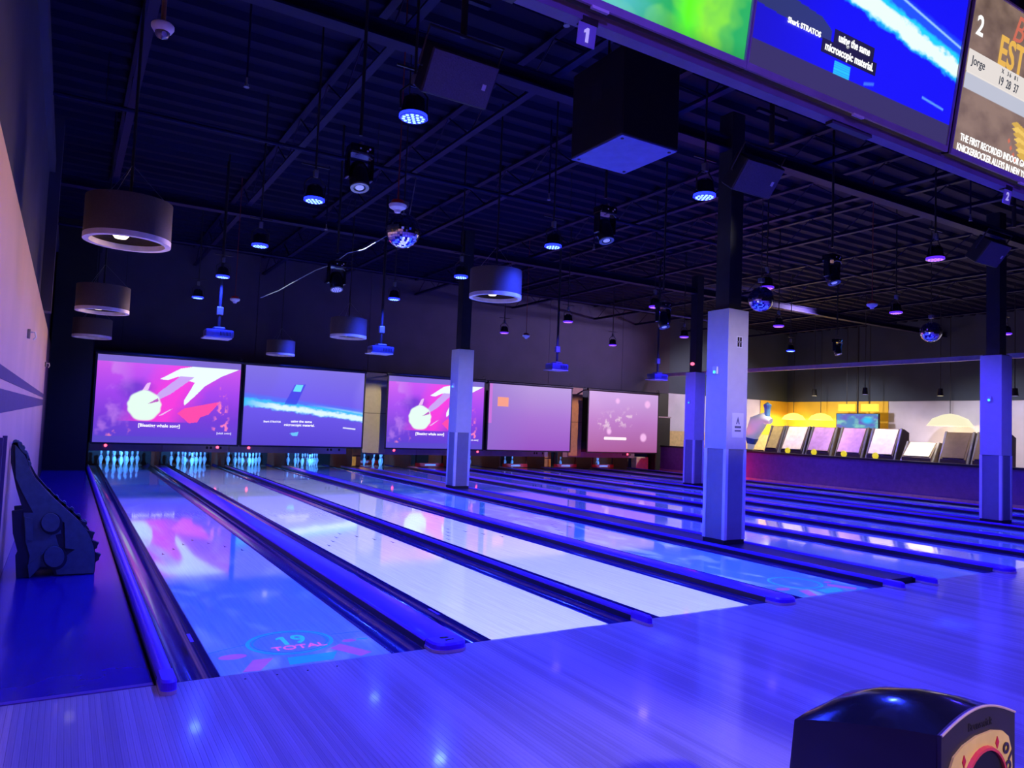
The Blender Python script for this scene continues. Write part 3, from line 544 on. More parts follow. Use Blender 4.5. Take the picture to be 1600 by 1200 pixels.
def pic_score(U, V, asp):
    n = vnoise(U, V, 12, 21); im = mixc(C3(84, 66, 58)*np.ones(U.shape+(3,)), C3(140, 116, 102), np.clip(n*1.2+0.25-0.4*np.abs(V-0.3), 0, 1)[..., None])
    im = mixc(im, C3(222, 214, 208), ((U > 0.02) & (V > 0.48) & (V < 0.62+0.0*U))[..., None]*0.95); im = mixc(im, C3(185, 190, 205), ((U > 0.015) & (V > 0.385) & (V <= 0.48))[..., None]*0.9)
    for k in range(7):
        a = [(0.36+0.012*k, 0.31-0.030*k), (0.40+0.01*k, 0.335-0.03*k), (0.54, 0.28-0.022*k), (0.54, 0.245-0.022*k), (0.40+0.012*k, 0.29-0.030*k)]
        im = mixc(im, C3(228, 190, 90) if k % 2 else C3(205, 165, 70), inpoly(U, V, a))
    im = mixc(im, C3(225, 185, 80), ((U > 0.50) & (U < 0.72) & (V < 0.30) & (V > 0.10))[..., None]*1.0)
    for (a, b) in ((0.365, 0.195), (0.385, 0.155), (0.41, 0.12), (0.43, 0.09)): im = mixc(im, C3(205, 110, 80), smooth(np.abs(U-a)*1.8+np.abs(V-b)-0.018, 0.003))
    return im
def picture(name, fn, w, h, nx, ny, parent, loc, rot, s):
    u = np.linspace(0, 1, nx); v = np.linspace(0, 1, ny); U, V = np.meshgrid(u, v); im = np.clip(fn(U, V, w/h), 0, 1)
    co_ = np.stack([(U-0.5)*w, V*h, 0*U], -1).reshape(-1, 3); idx = np.arange(nx*ny).reshape(ny, nx)
    q = np.stack([idx[:-1, :-1], idx[:-1, 1:], idx[1:, 1:], idx[1:, :-1]], -1).reshape(-1, 4)
    me = bpy.data.meshes.new(name); me.vertices.add(nx*ny); me.vertices.foreach_set('co', co_.ravel()); me.loops.add(q.size); me.loops.foreach_set('vertex_index', q.ravel().astype(np.int32)); me.polygons.add(len(q)); me.polygons.foreach_set('loop_start', np.arange(0, q.size, 4).astype(np.int32)); me.update(calc_edges=True)
    ca = me.color_attributes.new('picture', 'FLOAT_COLOR', 'POINT'); ca.data.foreach_set('color', np.concatenate([im.reshape(-1, 3), np.ones((nx*ny, 1))], 1).astype(np.float32).ravel())
    me.materials.append(picmat('picture_%g' % s, s)); return link(name, me, parent, loc, rot)
M_cap_w = emis('caption_white', (0.9, 0.9, 0.9), 1.3); M_cap_b = emis('caption_black', (0.01, 0.01, 0.02), 1)

# ------------------------------------------------------------------ projection screens
SCR = [(-0.255, 3.158, pic_moon), (3.285, 6.68, pic_wave), (7.455, 10.765, pic_moon), (10.965, 14.265, pic_blank), (15.055, 18.32, pic_dots)]
SLAB = ['projection screen showing a white moon on magenta, beside the mural wall', 'projection screen showing a white wave streak on violet blue', 'projection screen showing a white moon on magenta, half behind a column', 'blank lavender projection screen with a small orange patch', 'mauve projection screen with pink dots, farthest right']
for k, (x0, x1, fn) in enumerate(SCR):
    z0, z1 = 0.70, 2.895-0.008*k; w_, h_ = x1-x0, z1-z0
    t = thing('projection_screen', SLAB[k], 'screen', ((x0+x1)/2, 16.4, z0), group='projection screens over the pits')
    picture('screen_surface', fn, w_, h_, 260, 170, t, (0, 0, 0), (PI/2, 0, 0), 1.0)
    b = MB(); e = 0.045
    b.box(-w_/2-e, w_/2+e, 0.002, 0.02, -e, h_+0.02).build('black_border', M_black, t)
    b = MB().box(-w_/2-e, -w_/2, -0.006, 0.002, -e, h_).box(w_/2, w_/2+e, -0.006, 0.002, -e, h_).box(-w_/2, w_/2, -0.006, 0.002, -e, 0).build('frame', M_black, t)
    MB().cyl((-w_/2-0.06, 0.02, h_+0.05), (w_/2+0.06, 0.02, h_+0.05), 0.05, n=12).build('roller_case', M_steel, t, True)
    for sx in (-1, 1):
        MB().box(sx*(w_/2-0.3)-0.02, sx*(w_/2-0.3)+0.02, 0.0, YB-16.4, h_+0.03, h_+0.07).build('wall_bracket', M_steel, t)
    MB().tube([(w_/2-0.02+0.05*math.cos(a), 0, h_+0.15+0.05*math.sin(a)) for a in np.linspace(-1.5, 4.0, 12)], 0.009, 6).build('cable_loop', M_steel, t)
    if fn is pic_moon:
        text('caption', '[Bleating whale song]', 0.115, M_cap_w, t, ((0.435-0.5)*w_, -0.003, 0.205*h_), bold=0.02); text('corner_caption', '[adult swim]', 0.075, M_cap_w, t, ((0.90-0.5)*w_, -0.003, 0.135*h_))
    if fn is pic_wave:
        text('caption', 'using the same', 0.10, M_cap_w, t, (-0.03*w_, -0.003, 0.315*h_), bold=0.02); text('caption', 'microscopic material.', 0.10, M_cap_w, t, (-0.045*w_, -0.003, 0.268*h_), bold=0.02); text('product_caption', 'Shark STRATOS', 0.07, M_cap_w, t, (-0.27*w_, -0.003, 0.30*h_), bold=0.02)
    if fn is pic_dots: MB().prism(rrect(-0.28*w_, 0.04*w_, 0.20*h_, 0.25*h_, 0.04), 'y', -0.004, -0.001).build('caption_bar', emis('caption_pink', (0.95, 0.8, 0.85), 1.1), t)
# light of each picture onto the lanes
# (the pictures themselves emit)

# ------------------------------------------------------------------ overhead televisions
TVA = 0.1505; TVR = (PI/2-0.0, 0, 0)
M_bez = mat('lavender_bezel', (0.42, 0.33, 0.48), 0.35); M_chan = mat('purple_channel', (0.16, 0.12, 0.22), 0.5)
TVS = [(-0.225, pic_green, 'overhead television showing a green and yellow swirl', 260), (0.99, pic_deep, 'overhead television showing a white streak on deep blue', 300), (2.228, pic_score, 'overhead television with brown scoring picture at the right edge', 300)]
tvs = []
for k, (x0, fn, lab, n) in enumerate(TVS):
    w_, h_ = 1.212, 0.69
    t = thing('television', lab, 'television', (x0+w_/2, -2.9, 2.73), (TVA, 0, 0), 'televisions over the approach'); tvs.append(t)
    t.rotation_euler = (TVA, 0, 0)
    picture('display', fn, w_-0.016, h_-0.02, n, 180, t, (0, -0.001, 0.012), (PI/2, 0, 0), 1.15)
    MB().box(-w_/2, w_/2, 0.002, 0.07, -0.01, h_).build('casing', M_black, t)
    MB().box(-w_/2, w_/2, -0.008, 0.002, -0.012, 0.011).box(-w_/2, -w_/2+0.007, -0.008, 0.002, 0.01, h_).box(w_/2-0.007, w_/2, -0.008, 0.002, 0.01, h_).box(-w_/2, w_/2, -0.008, 0.002, h_-0.008, h_).build('bezel', M_bez, t)
    MB().box(-0.03, 0.03, -0.012, 0, -0.02, -0.012).build('logo_tab', M_guard, t)
t = tvs[1]; cz = -0.0035
def tvx(X): return X-(0.99+0.606)
text('product_caption', 'Shark STRATOS', 0.026, M_cap_w, t, (tvx(1.245), cz, 0.200), bold=0.02)
MB().box(tvx(1.405), tvx(1.64), -0.003, -0.002, 0.197, 0.245).box(tvx(1.345), tvx(1.665), -0.003, -0.002, 0.150, 0.197).build('caption_box', M_cap_b, t)
text('caption', 'using the same', 0.040, M_cap_w, t, (tvx(1.522), cz, 0.221), bold=0.02, sx=0.78); text('caption', 'microscopic material.', 0.040, M_cap_w, t, (tvx(1.505), cz, 0.174), bold=0.02, sx=0.82)
t = tvs[2]
def tvx(X): return X-(2.228+0.606)
text('lane_number', '2', 0.11, M_cap_w, t, (tvx(2.305), cz, 0.527), bold=0.02)
M_gold = emis('gold_letter', srgb(225, 175, 80), 1.1); M_ink = emis('dark_ink', (0.03, 0.04, 0.06), 1.0); M_rose = emis('rose_letter', srgb(200, 105, 85), 1.1)
text('gold_word', 'EST', 0.17, M_gold, t, (tvx(2.47), cz-0.0, 0.480), align='LEFT', bold=0.02, sx=0.85); text('rose_script', 'B', 0.16, M_rose, t, (tvx(2.60), cz, 0.60), shear=0.3)
MB().box(tvx(2.25), 0.59, -0.0045, -0.0038, 0.335, 0.425).build('score_card', emis('score_card', srgb(222, 214, 208), 1.1), t)
text('player_name', 'Jorge', 0.050, M_ink, t, (tvx(2.33), cz-0.002, 0.385)); text('score_row', '19  28  37', 0.052, M_ink, t, (tvx(2.50), cz-0.002, 0.362), align='LEFT', sx=0.8); text('frame_row', 'X    3 6    8 1', 0.026, M_ink, t, (tvx(2.515), cz-0.002, 0.405), align='LEFT')
text('trivia_line', 'THE FIRST RECORDED INDOOR GAME', 0.042, M_cap_w, t, (tvx(2.285), cz, 0.070), align='LEFT', sx=0.82, bold=0.01); text('trivia_line', 'KNICKERBOCKER ALLEYS IN NEW YORK', 0.042, M_cap_w, t, (tvx(2.270), cz, 0.027), align='LEFT', sx=0.82, bold=0.01)
t = thing('television_mount', 'long dark purple mounting channel carrying the overhead televisions', 'mount', (1.6, -2.9, 2.70)); MB().box(-2.2, 2.6, 0.015, 0.06, -0.02, 0.012).build('channel', M_chan, t); MB().box(-2.2, 2.6, 0.08, 0.18, 0.25, 0.5).build('back_rail', M_black, t)
for xx in (-1.6, 0.0, 1.6):
    MB().cyl((xx, 0.16, 0.4), (xx, 0.16, CEIL-2.70-0.03), 0.03, n=8).build('hanger_pole', M_black, t)
    MB().box(xx-0.12, xx+0.12, 0.02, 0.05, -0.032, -0.02).build('clip', M_steel, t)
for k, (X, lab) in enumerate(((0.355, 'hanging lane sign numbered 1 below the green television'), (2.75, 'hanging lane sign numbered 2 below the brown scoring television'))):
    t = thing('lane_sign', lab, 'sign', (X, -2.885, 2.672), (TVA, 0, 0), 'hanging lane number signs'); MB().box(-0.031, 0.031, 0, 0.004, -0.062, 0.0).build('plate', mat('sign_plate', (0.30, 0.30, 0.55), 0.5), t); MB().box(-0.02, 0.035, 0, 0.03, 0.0, 0.02).build('clip', M_black, t); nm = mat('sign_white', (0.95, 0.95, 0.95), 0.5, emit=(0.6, 0.6, 0.7), estr=0.5)
    if k == 0: MB().prism([(-0.004, -0.052), (0.006, -0.052), (0.006, -0.012), (-0.002, -0.012), (-0.011, -0.02), (-0.011, -0.027), (-0.004, -0.024)], 'y', -0.0015, 0).build('numeral', nm, t)
    else: text('numeral', '2', 0.05, nm, t, (0, -0.001, -0.031), bold=0.03)

# ------------------------------------------------------------------ ceiling fixtures
def par_proto(name, led, lens):
    t = thing(name, '', 'spotlight', group='hanging colour wash lights')
    MB().lathe([(0.0, 0.19), (0.05, 0.19), (0.085, 0.16), (0.105, 0.05), (0.112, 0.0), (0.104, 0.0), (0.098, 0.012), (0, 0.012)], 20).build('housing', M_blackgloss, t, True)
    MB().lathe([(0, 0.0), (0.1, 0.0), (0.116, 0.004), (0.1135, 0.03), (0.106, 0.03), (0.10, 0.011), (0, 0.011)], 20).build('lens', lens, t)  # wide glowing rim stands in for the coloured bloom around the lamp
    b = MB()
    for (r, n) in ((0.0, 1), (0.042, 6), (0.080, 12)):
        for i in range(n): b.cyl((r*math.cos(2*PI*i/n), r*math.sin(2*PI*i/n), 0.004), (r*math.cos(2*PI*i/n), r*math.sin(2*PI*i/n), -0.004), 0.017, 0.012, 8)
    b.build('led_array', led, t)
    MB().tube([(-0.115, 0, 0.06), (-0.118, 0, 0.20), (-0.05, 0, 0.27), (0.05, 0, 0.27), (0.118, 0, 0.20), (0.115, 0, 0.06)], 0.009, 6).build('yoke', M_steel, t)
    MB().bbox(-0.025, 0.025, -0.03, 0.03, 0.27, 0.36, 0.006).build('clamp', M_grey, t); MB().cyl((0, 0, 0.36), (0, 0, CEIL-3.95-0.03), 0.012, n=6).build('drop_rod', M_steel, t)
    MB().box(-0.16, 0.16, -0.008, 0.008, 0.40, 0.415).build('cross_arm', M_steel, t)
    return t
pB = par_proto('wash_light', LED_B, LENS_B); pV = par_proto('wash_light', LED_V, LENS_V)
ROWX = [1.39, 4.66, 8.97, 12.65, 16.83]; ROWY = [0.87, 3.64, 6.36, 9.30, 12.2]; NTH = ['nearest', 'second', 'third', 'fourth', 'farthest']
spots = []
for r, X in enumerate(ROWX):
    for c, Y in enumerate(ROWY):
        if (r, c) == (1, 4) or (r == 3 and c == 0) or (r == 4 and c in (0, 2, 4)): continue
        spots.append((r, c, X, Y))
used = {}
for (r, c, X, Y) in spots:
    blue = r < 2 or (r, c) == (4, 3); proto = pB if blue else pV
    lab = '%s wash light, %s in the row over the %s pair of lanes' % ('blue' if blue else 'violet', NTH[c], PT[r])
    if proto.name not in used: o = proto; o.location = (X, Y, 3.95); o['label'] = lab; used[proto.name] = 1
    else: o = dup(proto, (X, Y, 3.95), lab)
    lamp('wash_or_fill_lamp', 'SPOT', (X, Y, 3.93), PAR_W*(0.35 if (r, c) == (0, 4) else 1) if blue else PAR_W*0.75, BLUE if r < 2 else VIOLET, size=0.09, angle=150, blend=0.7)
for (X, Y, lab) in ((1.39, -1.95, 'first'), (4.66, -1.95, 'second'), (8.97, -1.95, 'third'), (12.65, 0.7, 'fourth')):
    lamp('wash_or_fill_lamp', 'SPOT', (X, Y, 3.93), PAR_W*0.6, VIOLET, size=0.09, angle=150, blend=0.7)
for (X, Y) in ((-0.2, -4.3), (3.2, -4.6), (7, -4.8), (11, -4.0)): lamp('wash_or_fill_lamp', 'SPOT', (X, Y, 3.93), PURPLE_W, PURPLE, size=0.09, angle=150, blend=0.7)

for X in (1.39, 4.66, 8.97): lamp('wash_or_fill_lamp', 'SPOT', (X, 14.9, 3.93), PAR_W*0.7, BLUE, size=0.09, angle=140, blend=0.7)  # added blue wash over the far lane ends, no fixtures
# drum pendants
def drum():
    t = thing('drum_pendant', '', 'pendant lamp', group='drum pendant lamps'); R, H = 0.37, 0.40
    MB().lathe([(R, 0.05), (R, H), (R-0.012, H), (R-0.012, 0.05)], 40, close=True).build('shade', M_drum, t, True)
    MB().lathe([(R+0.002, 0.0), (R+0.002, 0.05), (R-0.05, 0.05), (R-0.05, 0.0)], 40, close=True).build('rim', M_rim, t, True)
    MB().lathe([(0, 0.14), (R-0.012, 0.14), (R-0.012, 0.15), (0, 0.15)], 40).build('baffle', M_steel, t)
    MB().box(-0.2, 0.2, -0.03, 0.03, 0.105, 0.135).build('ballast', M_brown, t)
    b = MB().lathe([(0, 0.03), (0.05, 0.035), (0.07, 0.06), (0.05, 0.10), (0, 0.11)], 14, at=(-0.06, -0.02, 0)).build('bulb', emis('warm_bulb', (1.0, 0.85, 0.6), 2.5), t, True)
    MB().cyl((0, 0, 0.15), (0, 0, CEIL-3.08), 0.014, n=8).build('stem', M_steel, t)
    b = MB()
    for i in range(3): a = 2*PI*i/3; b.cyl((R*math.cos(a), R*math.sin(a), H-0.02), (0, 0, H+0.35), 0.003, n=5)
    b.build('cables', M_grey, t); return t
DR = [(-0.46, 3.2, 3.08, 'large brown drum pendant with pale rim, nearest along the mural wall'), (-0.47, 8.4, 3.01, 'brown drum pendant with pale rim, second along the mural wall'), (-0.48, 13.4, 3.02, 'brown drum pendant with pale rim, farthest along the mural wall'), (4.25, 4.45, 3.30, 'brown drum pendant over the third lane, nearest of its row'), (4.05, 10.2, 3.19, 'brown drum pendant over the third lane, middle of its row'), (4.02, 15.7, 3.16, 'brown drum pendant over the third lane, farthest of its row')]
d0 = drum()
for k, (x, y, z, lab) in enumerate(DR):
    if k == 0: d0.location = (x, y, z); d0['label'] = lab
    else: dup(d0, (x, y, z), lab)

# moving heads
def mover(name, led):
    t = thing(name, '', 'stage light', group='moving head stage lights')
    MB().bbox(-0.15, 0.15, -0.11, 0.11, 0.30, 0.42, 0.02).build('base', M_blackgloss, t)
    MB().bbox(-0.17, -0.13, -0.06, 0.06, 0.0, 0.31, 0.012).build('yoke_arm', M_blackgloss, t); MB().bbox(0.13, 0.17, -0.06, 0.06, 0.0, 0.31, 0.012).build('yoke_arm', M_blackgloss, t)
    R = Matrix.Rotation(math.radians(-18), 3, 'X') @ Matrix.Rotation(PI, 3, 'X')
    h = MB().lathe([(0.0, -0.15), (0.09, -0.15), (0.12, -0.08), (0.125, 0.10), (0.11, 0.17), (0.07, 0.175), (0.0, 0.175)], 20, at=(0, 0, 0.06), rot=R).build('head', M_blackgloss, t, True)
    MB().lathe([(0.113, 0.165), (0.113, 0.185), (0.075, 0.185), (0.075, 0.165)], 20, at=(0, 0, 0.06), rot=R, close=True).build('head_ring', M_grey, t)
    if led:
        b = MB()
        for (r, n) in ((0.0, 1), (0.04, 6), (0.08, 12)):
            for i in range(n):
                p = R @ Vector((r*math.cos(2*PI*i/n), r*math.sin(2*PI*i/n), 0.178)); b.lathe([(0.017, -0.004), (0.014, 0.008), (0, 0.011)], 8, at=p+Vector((0, 0, 0.06)), rot=R)
        b.build('led_cells', mat('pale_lens', (0.6, 0.6, 0.8), 0.2, emit=(0.25, 0.25, 1.0), estr=0.5), t)
    else: MB().lathe([(0.055, 0.17), (0.05, 0.182), (0.0, 0.19)], 16, at=(0, 0, 0.06), rot=R).build('lens', mat('mover_lens', (0.5, 0.5, 0.7), 0.1, emit=(0.25, 0.3, 0.9), estr=0.6), t, True)
    MB().box(-0.02, 0.02, -0.08, 0.08, 0.42, 0.46).build('clamp', M_grey, t); MB().cyl((0, 0, 0.46), (0, 0, CEIL-3.8), 0.022, n=8).build('drop_pole', M_steel, t)
    MB().tube([(-0.10, -0.115, 0.26), (-0.05, -0.13, 0.285), (0.05, -0.13, 0.285), (0.12, -0.115, 0.25)], 0.008, 6).build('handle', M_grey, t)
    b = MB()
    for (a, c) in ((-0.03, 0.36), (0.06, 0.34), (0.09, 0.37)): b.cyl((a, -0.112, c), (a, -0.118, c), 0.012, n=8)
    tag(b.build('buttons', M_guard, t), kind='stuff'); return t
mh = mover('moving_head_light', False)
for k, (x, y, z, lab) in enumerate(((1.46, 2.35, 3.92, 'black moving head light with pale lens, near the joist over the second lane'), (4.59, 2.43, 3.93, 'black moving head light with dark face, over the third and fourth lanes'), (8.65, 2.2, 3.93, 'dark moving head light right of the signed column top'), (7.7, 4.74, 3.42, 'dark moving head light left of the signed column, above the fifth screen'), (17.1, 8.0, 3.95, 'blurred moving head light over the ninth and rightmost lanes'))):
    if k == 0: mh.location = (x, y, z-0.06); mh['label'] = lab
    else: dup(mh, (x, y, z-0.06), lab)
mh_all = [o for o in bpy.data.objects if o.name.startswith('moving_head_light')]
for o in mh_all: o.scale = (0.8, 0.8, 0.8)
m2 = mover('moving_head_light', True); m2.scale = (0.85, 0.85, 0.85); m2.location = (2.66, 6.75, 3.63); m2['label'] = 'black moving head light with a round cluster of blue cells, above the second screen'
# mirror balls
def ball():
    t = thing('mirror_ball', '', 'mirror ball', group='mirror balls'); R = 0.20; b = MB(); nr = 22
    for j in range(nr):
        a0, a1 = -PI/2+PI*j/nr, -PI/2+PI*(j+1)/nr; n = max(6, int(2*nr*math.cos((a0+a1)/2)))
        for i in range(n):
            p0, p1 = 2*PI*i/n, 2*PI*(i+0.94)/n; a1b = a1-0.06*PI/nr
            b.add([(R*math.cos(a)*math.cos(p), R*math.cos(a)*math.sin(p), R*math.sin(a)) for (a, p) in ((a0, p0), (a0, p1), (a1b, p1), (a1b, p0))], [(0, 1, 2, 3)])
    me = bpy.data.meshes.new('mirror_tiles'); me.from_pydata(b.v, [], b.f); me.materials.append(M_mirror); tag(link('mirror_tiles', me, t), kind='stuff')
    MB().lathe([(0, -R+0.004), (0.08, -0.18), (0.14, -0.138), (0.18, -0.075), (0.196, 0), (0.18, 0.075), (0.14, 0.138), (0.08, 0.18), (0, R-0.004)], 24).build('core', M_steel, t, True)
    MB().bbox(-0.04, 0.04, -0.04, 0.04, 0.27, 0.34, 0.008).build('motor', M_grey, t); MB().cyl((0, 0, R), (0, 0, 0.27), 0.006, n=6).build('shackle', M_grey, t); MB().cyl((0, 0, 0.34), (0, 0, CEIL-3.6), 0.008, n=6).build('cord', M_steel, t); return t
bl = ball(); BP = [(2.33, 3.28, 3.70, 'mirror ball with lane reflections hanging over the second lane'), (8.55, 3.40, 3.69, 'mirror ball hanging just right of the signed column'), (13.7, 3.55, 3.69, 'mirror ball hanging right of centre over the arcade wall')]
for k, (x, y, z, lab) in enumerate(BP):
    if k == 0: bl.location = (x, y, z); bl['label'] = lab
    else: dup(bl, (x, y, z), lab)
# horn strobes / detectors
def det():
    t = thing('ceiling_detector', '', 'detector', group='white dome detectors')
    MB().lathe([(0, -0.03), (0.03, -0.03), (0.04, -0.005), (0.085, 0.02), (0.095, 0.05), (0.085, 0.06), (0, 0.06)], 18).build('dome', M_white, t, True); MB().lathe([(0.08, 0.06), (0.06, 0.10), (0.02, 0.11), (0, 0.11)], 14).build('red_base', M_red, t, True); MB().cyl((0, 0, 0.11), (0, 0, CEIL-3.6), 0.007, n=6).build('conduit', mat('red_conduit', (0.25, 0.03, 0.03), 0.5), t); return t
dt = det()
for k, (x, y, z, lab) in enumerate(((1.98, 2.6, 3.72, 'white dome detector with red base directly above the large mirror ball'), (1.80, 10.3, 3.69, 'small white dome detector right of the leftmost ceiling projector'), (8.72, 10.7, 3.69, 'small white dome detector left of the third ceiling projector'), (11.2, 3.2, 3.85, 'pale dome detector above the rightmost mirror ball'))):
    if k == 0: dt.location = (x, y, z); dt['label'] = lab
    else: dup(dt, (x, y, z), lab)
t = thing('dome_camera', 'white security dome camera hanging near the top left', 'camera', (-0.515, 0.10, 3.72)); t.scale = (0.62, 0.62, 0.62); MB().lathe([(0.0, 0.07), (0.085, 0.07), (0.10, 0.055), (0.10, 0.03), (0.075, -0.01), (0.07, -0.012), (0, -0.012)], 24).build('mount', M_white, t, True); MB().lathe([(0.066, -0.012), (0.064, -0.035), (0.045, -0.062), (0, -0.078)], 20).build('dome', mat('smoked_dome', (0.12, 0.10, 0.14), 0.05, coat=1), t, True); MB().cyl((0.0, -0.03, -0.035), (0.01, -0.066, -0.05), 0.025, n=12).build('lens', mat('camera_lens', (0.4, 0.4, 0.6), 0.1), t); MB().cyl((0, 0, 0.07), (0, 0, (CEIL-3.73)/0.62), 0.022, n=8).build('ceiling_conduit', M_brown, t)
# ceiling video projectors
def projector():
    t = thing('ceiling_projector', '', 'projector', group='ceiling projectors facing the screens')
    MB().bbox(-0.24, 0.24, -0.16, 0.16, -0.06, 0.08, 0.03).build('body', mat('projector_shell', (0.10, 0.10, 0.22), 0.35), t, True); MB().box(-0.27, 0.20, -0.20, 0.17, -0.085, -0.065).build('tray', M_pale, t)
    MB().cyl((-0.12, 0.16, 0.01), (-0.12, 0.20, 0.01), 0.05, n=14).build('lens', M_blackgloss, t)
    b = MB()
    for i in range(8): b.box(0.0+0.024*i, 0.012+0.024*i, -0.163, -0.16, -0.03, 0.04)
    b.build('vent', M_black, t); MB().bbox(-0.10, 0.10, -0.10, 0.10, 0.08, 0.13, 0.02).build('bracket', M_grey, t); MB().cyl((0, 0, 0.13), (0, 0, CEIL-2.98), 0.028, n=10).build('pole', M_steel, t); MB().bbox(-0.055, 0.055, -0.04, 0.04, 0.36, 0.50, 0.006).build('pole_box', M_grey, t); return t
pj = projector()
for k, (x, lab) in enumerate(((1.42, 'blue lit ceiling projector on a pole above the first screen'), (4.60, 'blue lit ceiling projector on a pole above the beige gap panel'), (9.15, 'dark ceiling projector on a pole above the fourth screen'), (12.55, 'dark ceiling projector on a pole above the fifth screen'))):
    if k == 0: pj.location = (x, 9.55, 2.95); pj['label'] = lab
    else: dup(pj, (x, 9.55+0.2*k, 2.95), lab)
# loudspeakers
def speaker(loc, rot, lab):
    t = thing('ceiling_speaker', lab, 'loudspeaker', loc, rot, 'hanging loudspeakers'); t.scale = (0.88, 0.88, 0.88); MB().bbox(-0.30, 0.30, -0.10, 0.10, -0.18, 0.18, 0.015).build('cabinet', M_black, t); MB().box(-0.285, 0.285, -0.106, -0.10, -0.165, 0.165).build('grille', mat('speaker_grille', (0.10, 0.08, 0.13), 0.6, scale=90, bump=0.4), t); MB().bbox(0.19, 0.225, -0.115, -0.106, -0.03, 0.02, 0.004).build('badge', M_white, t)
    MB().tube([(-0.30, 0.02, 0), (-0.33, 0.02, 0.0), (-0.33, 0.02, 0.30), (0.33, 0.02, 0.30), (0.33, 0.02, 0.0), (0.30, 0.02, 0)], 0.012, 6).build('bracket', M_steel, t)
    return t
speaker((1.39, 0.10, 4.0), (math.radians(38), 0, math.radians(0)), 'black loudspeaker with a pale badge left of the subwoofer box'); speaker((4.65, 0.23, 4.0), (math.radians(38), 0, 0), 'black loudspeaker with a pale badge right of the signed column top'); speaker((9.2, 0.32, 4.0), (math.radians(38), 0, 0), 'blurred loudspeaker near the top right, below the lane 2 sign')
for k, x in enumerate((1.39, 4.65, 9.2)):
    t = thing('speaker_pole', 'black drop pole carrying the %s loudspeaker from the left' % PT[k], 'pole', (x, 0.02, 4.22), group='loudspeaker drop poles'); MB().cyl((0, 0.0, 0.03), (0, 0, CEIL-4.25), 0.025, n=8).build('pole', M_steel, t); MB().box(-0.2, 0.2, -0.02, 0.02, 0.3, 0.33).build('cross_bar', M_joist, t)
t = thing('subwoofer', 'large black subwoofer box with pale blue underside hanging top centre', 'loudspeaker', (3.33, 0.58, 4.0), (0, 0, math.radians(0))); MB().bbox(-0.32, 0.32, -0.37, 0.37, 0.012, 0.80, 0.01).build('cabinet', M_black, t); MB().box(-0.315, 0.315, -0.365, 0.365, 0.0, 0.012).build('bottom_plate', mat('blue_plate', (0.10, 0.12, 0.42), 0.5), t)
b = MB()
for (a, c) in ((-0.27, -0.31), (0.27, -0.31), (-0.27, 0.31), (0.27, 0.31)): b.cyl((a, c, 0.0), (a, c, -0.006), 0.015, n=8)
b.build('feet', M_black, t); MB().tube([(-0.2, 0, 0.8), (-0.2, 0, CEIL-4.03)], 0.012, 6).tube([(0.2, 0, 0.8), (0.2, 0, CEIL-4.03)], 0.012, 6).build('hang_rods', M_steel, t); MB().box(-0.321, -0.32, -0.08, 0.08, 0.42, 0.60).build('side_handle', M_steel, t)
# sprinklers
sp = thing('sprinkler', '', 'sprinkler', group='sprinkler heads'); MB().lathe([(0.012, 0.10), (0.012, 0.04), (0.022, 0.03), (0.022, 0.0), (0.03, -0.004), (0, -0.008)], 10).build('head', M_grey, sp); MB().cyl((0, 0, 0.10), (0, 0, 1.2), 0.012, n=6).build('drop_pipe', M_joist, sp)
SP = [(0.62, 0.6, 'joined to the pipe left of the near loudspeaker'), (0.55, 3.4, 'over the leftmost lane, left of the near moving head'), (2.6, 0.5, 'between the near loudspeaker and the subwoofer'), (5.2, 4.6, 'over the fourth lane'), (7.6, 6.6, 'over the fifth lane'), (3.0, 8.6, 'over the second lane, far ahead'), (10.9, 1.4, 'at the far right over the seventh lane')]
for k, (x, y, lab) in enumerate(SP):
    lab = 'small metal sprinkler head '+lab
    if k == 0: sp.location = (x, y, 4.95); sp['label'] = lab
    else: dup(sp, (x, y, 4.95), lab)
t = thing('dangling_cable', 'pale cable looping across the ceiling to the blue celled moving head', 'cable'); P = []
for (x, y, z) in ((2.0, 9.0, 3.6), (2.2, 8.6, 3.74), (2.45, 8.1, 3.9), (2.6, 7.8, 4.02), (2.8, 7.5, 4.1), (2.98, 7.2, 4.25), (3.15, 6.9, 4.3), (3.45, 6.6, 4.5), (3.7, 6.4, 4.8), (3.8, 6.4, 5.6)): P.append((x, y, z))
MB().tube([(x+0.02*math.sin(7*i), y, z+0.02*math.cos(9*i)) for i, (x, y, z) in enumerate(P)], 0.009, 6).build('cable', M_grey, t, True)

# ------------------------------------------------------------------ dinosaur ball ramp by the mural wall
def ray_at(px, py, Y):
    d = fw+r2*((px-800)/FPX)-u2*((py-600)/FPX); k = (Y-CAM.y)/d.y; p = CAM+d*k; return (p.x, max(0.0, p.z))
def dz(P, Y=3.3): return [ray_at(a/4.615, 660+b/4.615, Y) for (a, b) in P]
t = thing('ball_ramp', 'teal dinosaur shaped ball ramp with spiked back beside the mural wall', 'ball ramp')
body = dz([(78, 195), (86, 152), (118, 140), (150, 200), (188, 235), (205, 290), (215, 335), (250, 400), (320, 480), (400, 560), (500, 650), (600, 740), (650, 810), (680, 890), (692, 960), (688, 1030), (680, 1090), (400, 1105), (370, 1060), (300, 1050), (210, 1140), (190, 1165), (112, 1160), (110, 960), (125, 930), (92, 800), (84, 640), (165, 632), (118, 480), (78, 290)])
MB().prism(body, 'y', 3.30, 3.36).build('near_side', M_dinodark, t); MB().prism(body, 'y', 3.66, 3.72).build('far_side', M_dinodark, t)
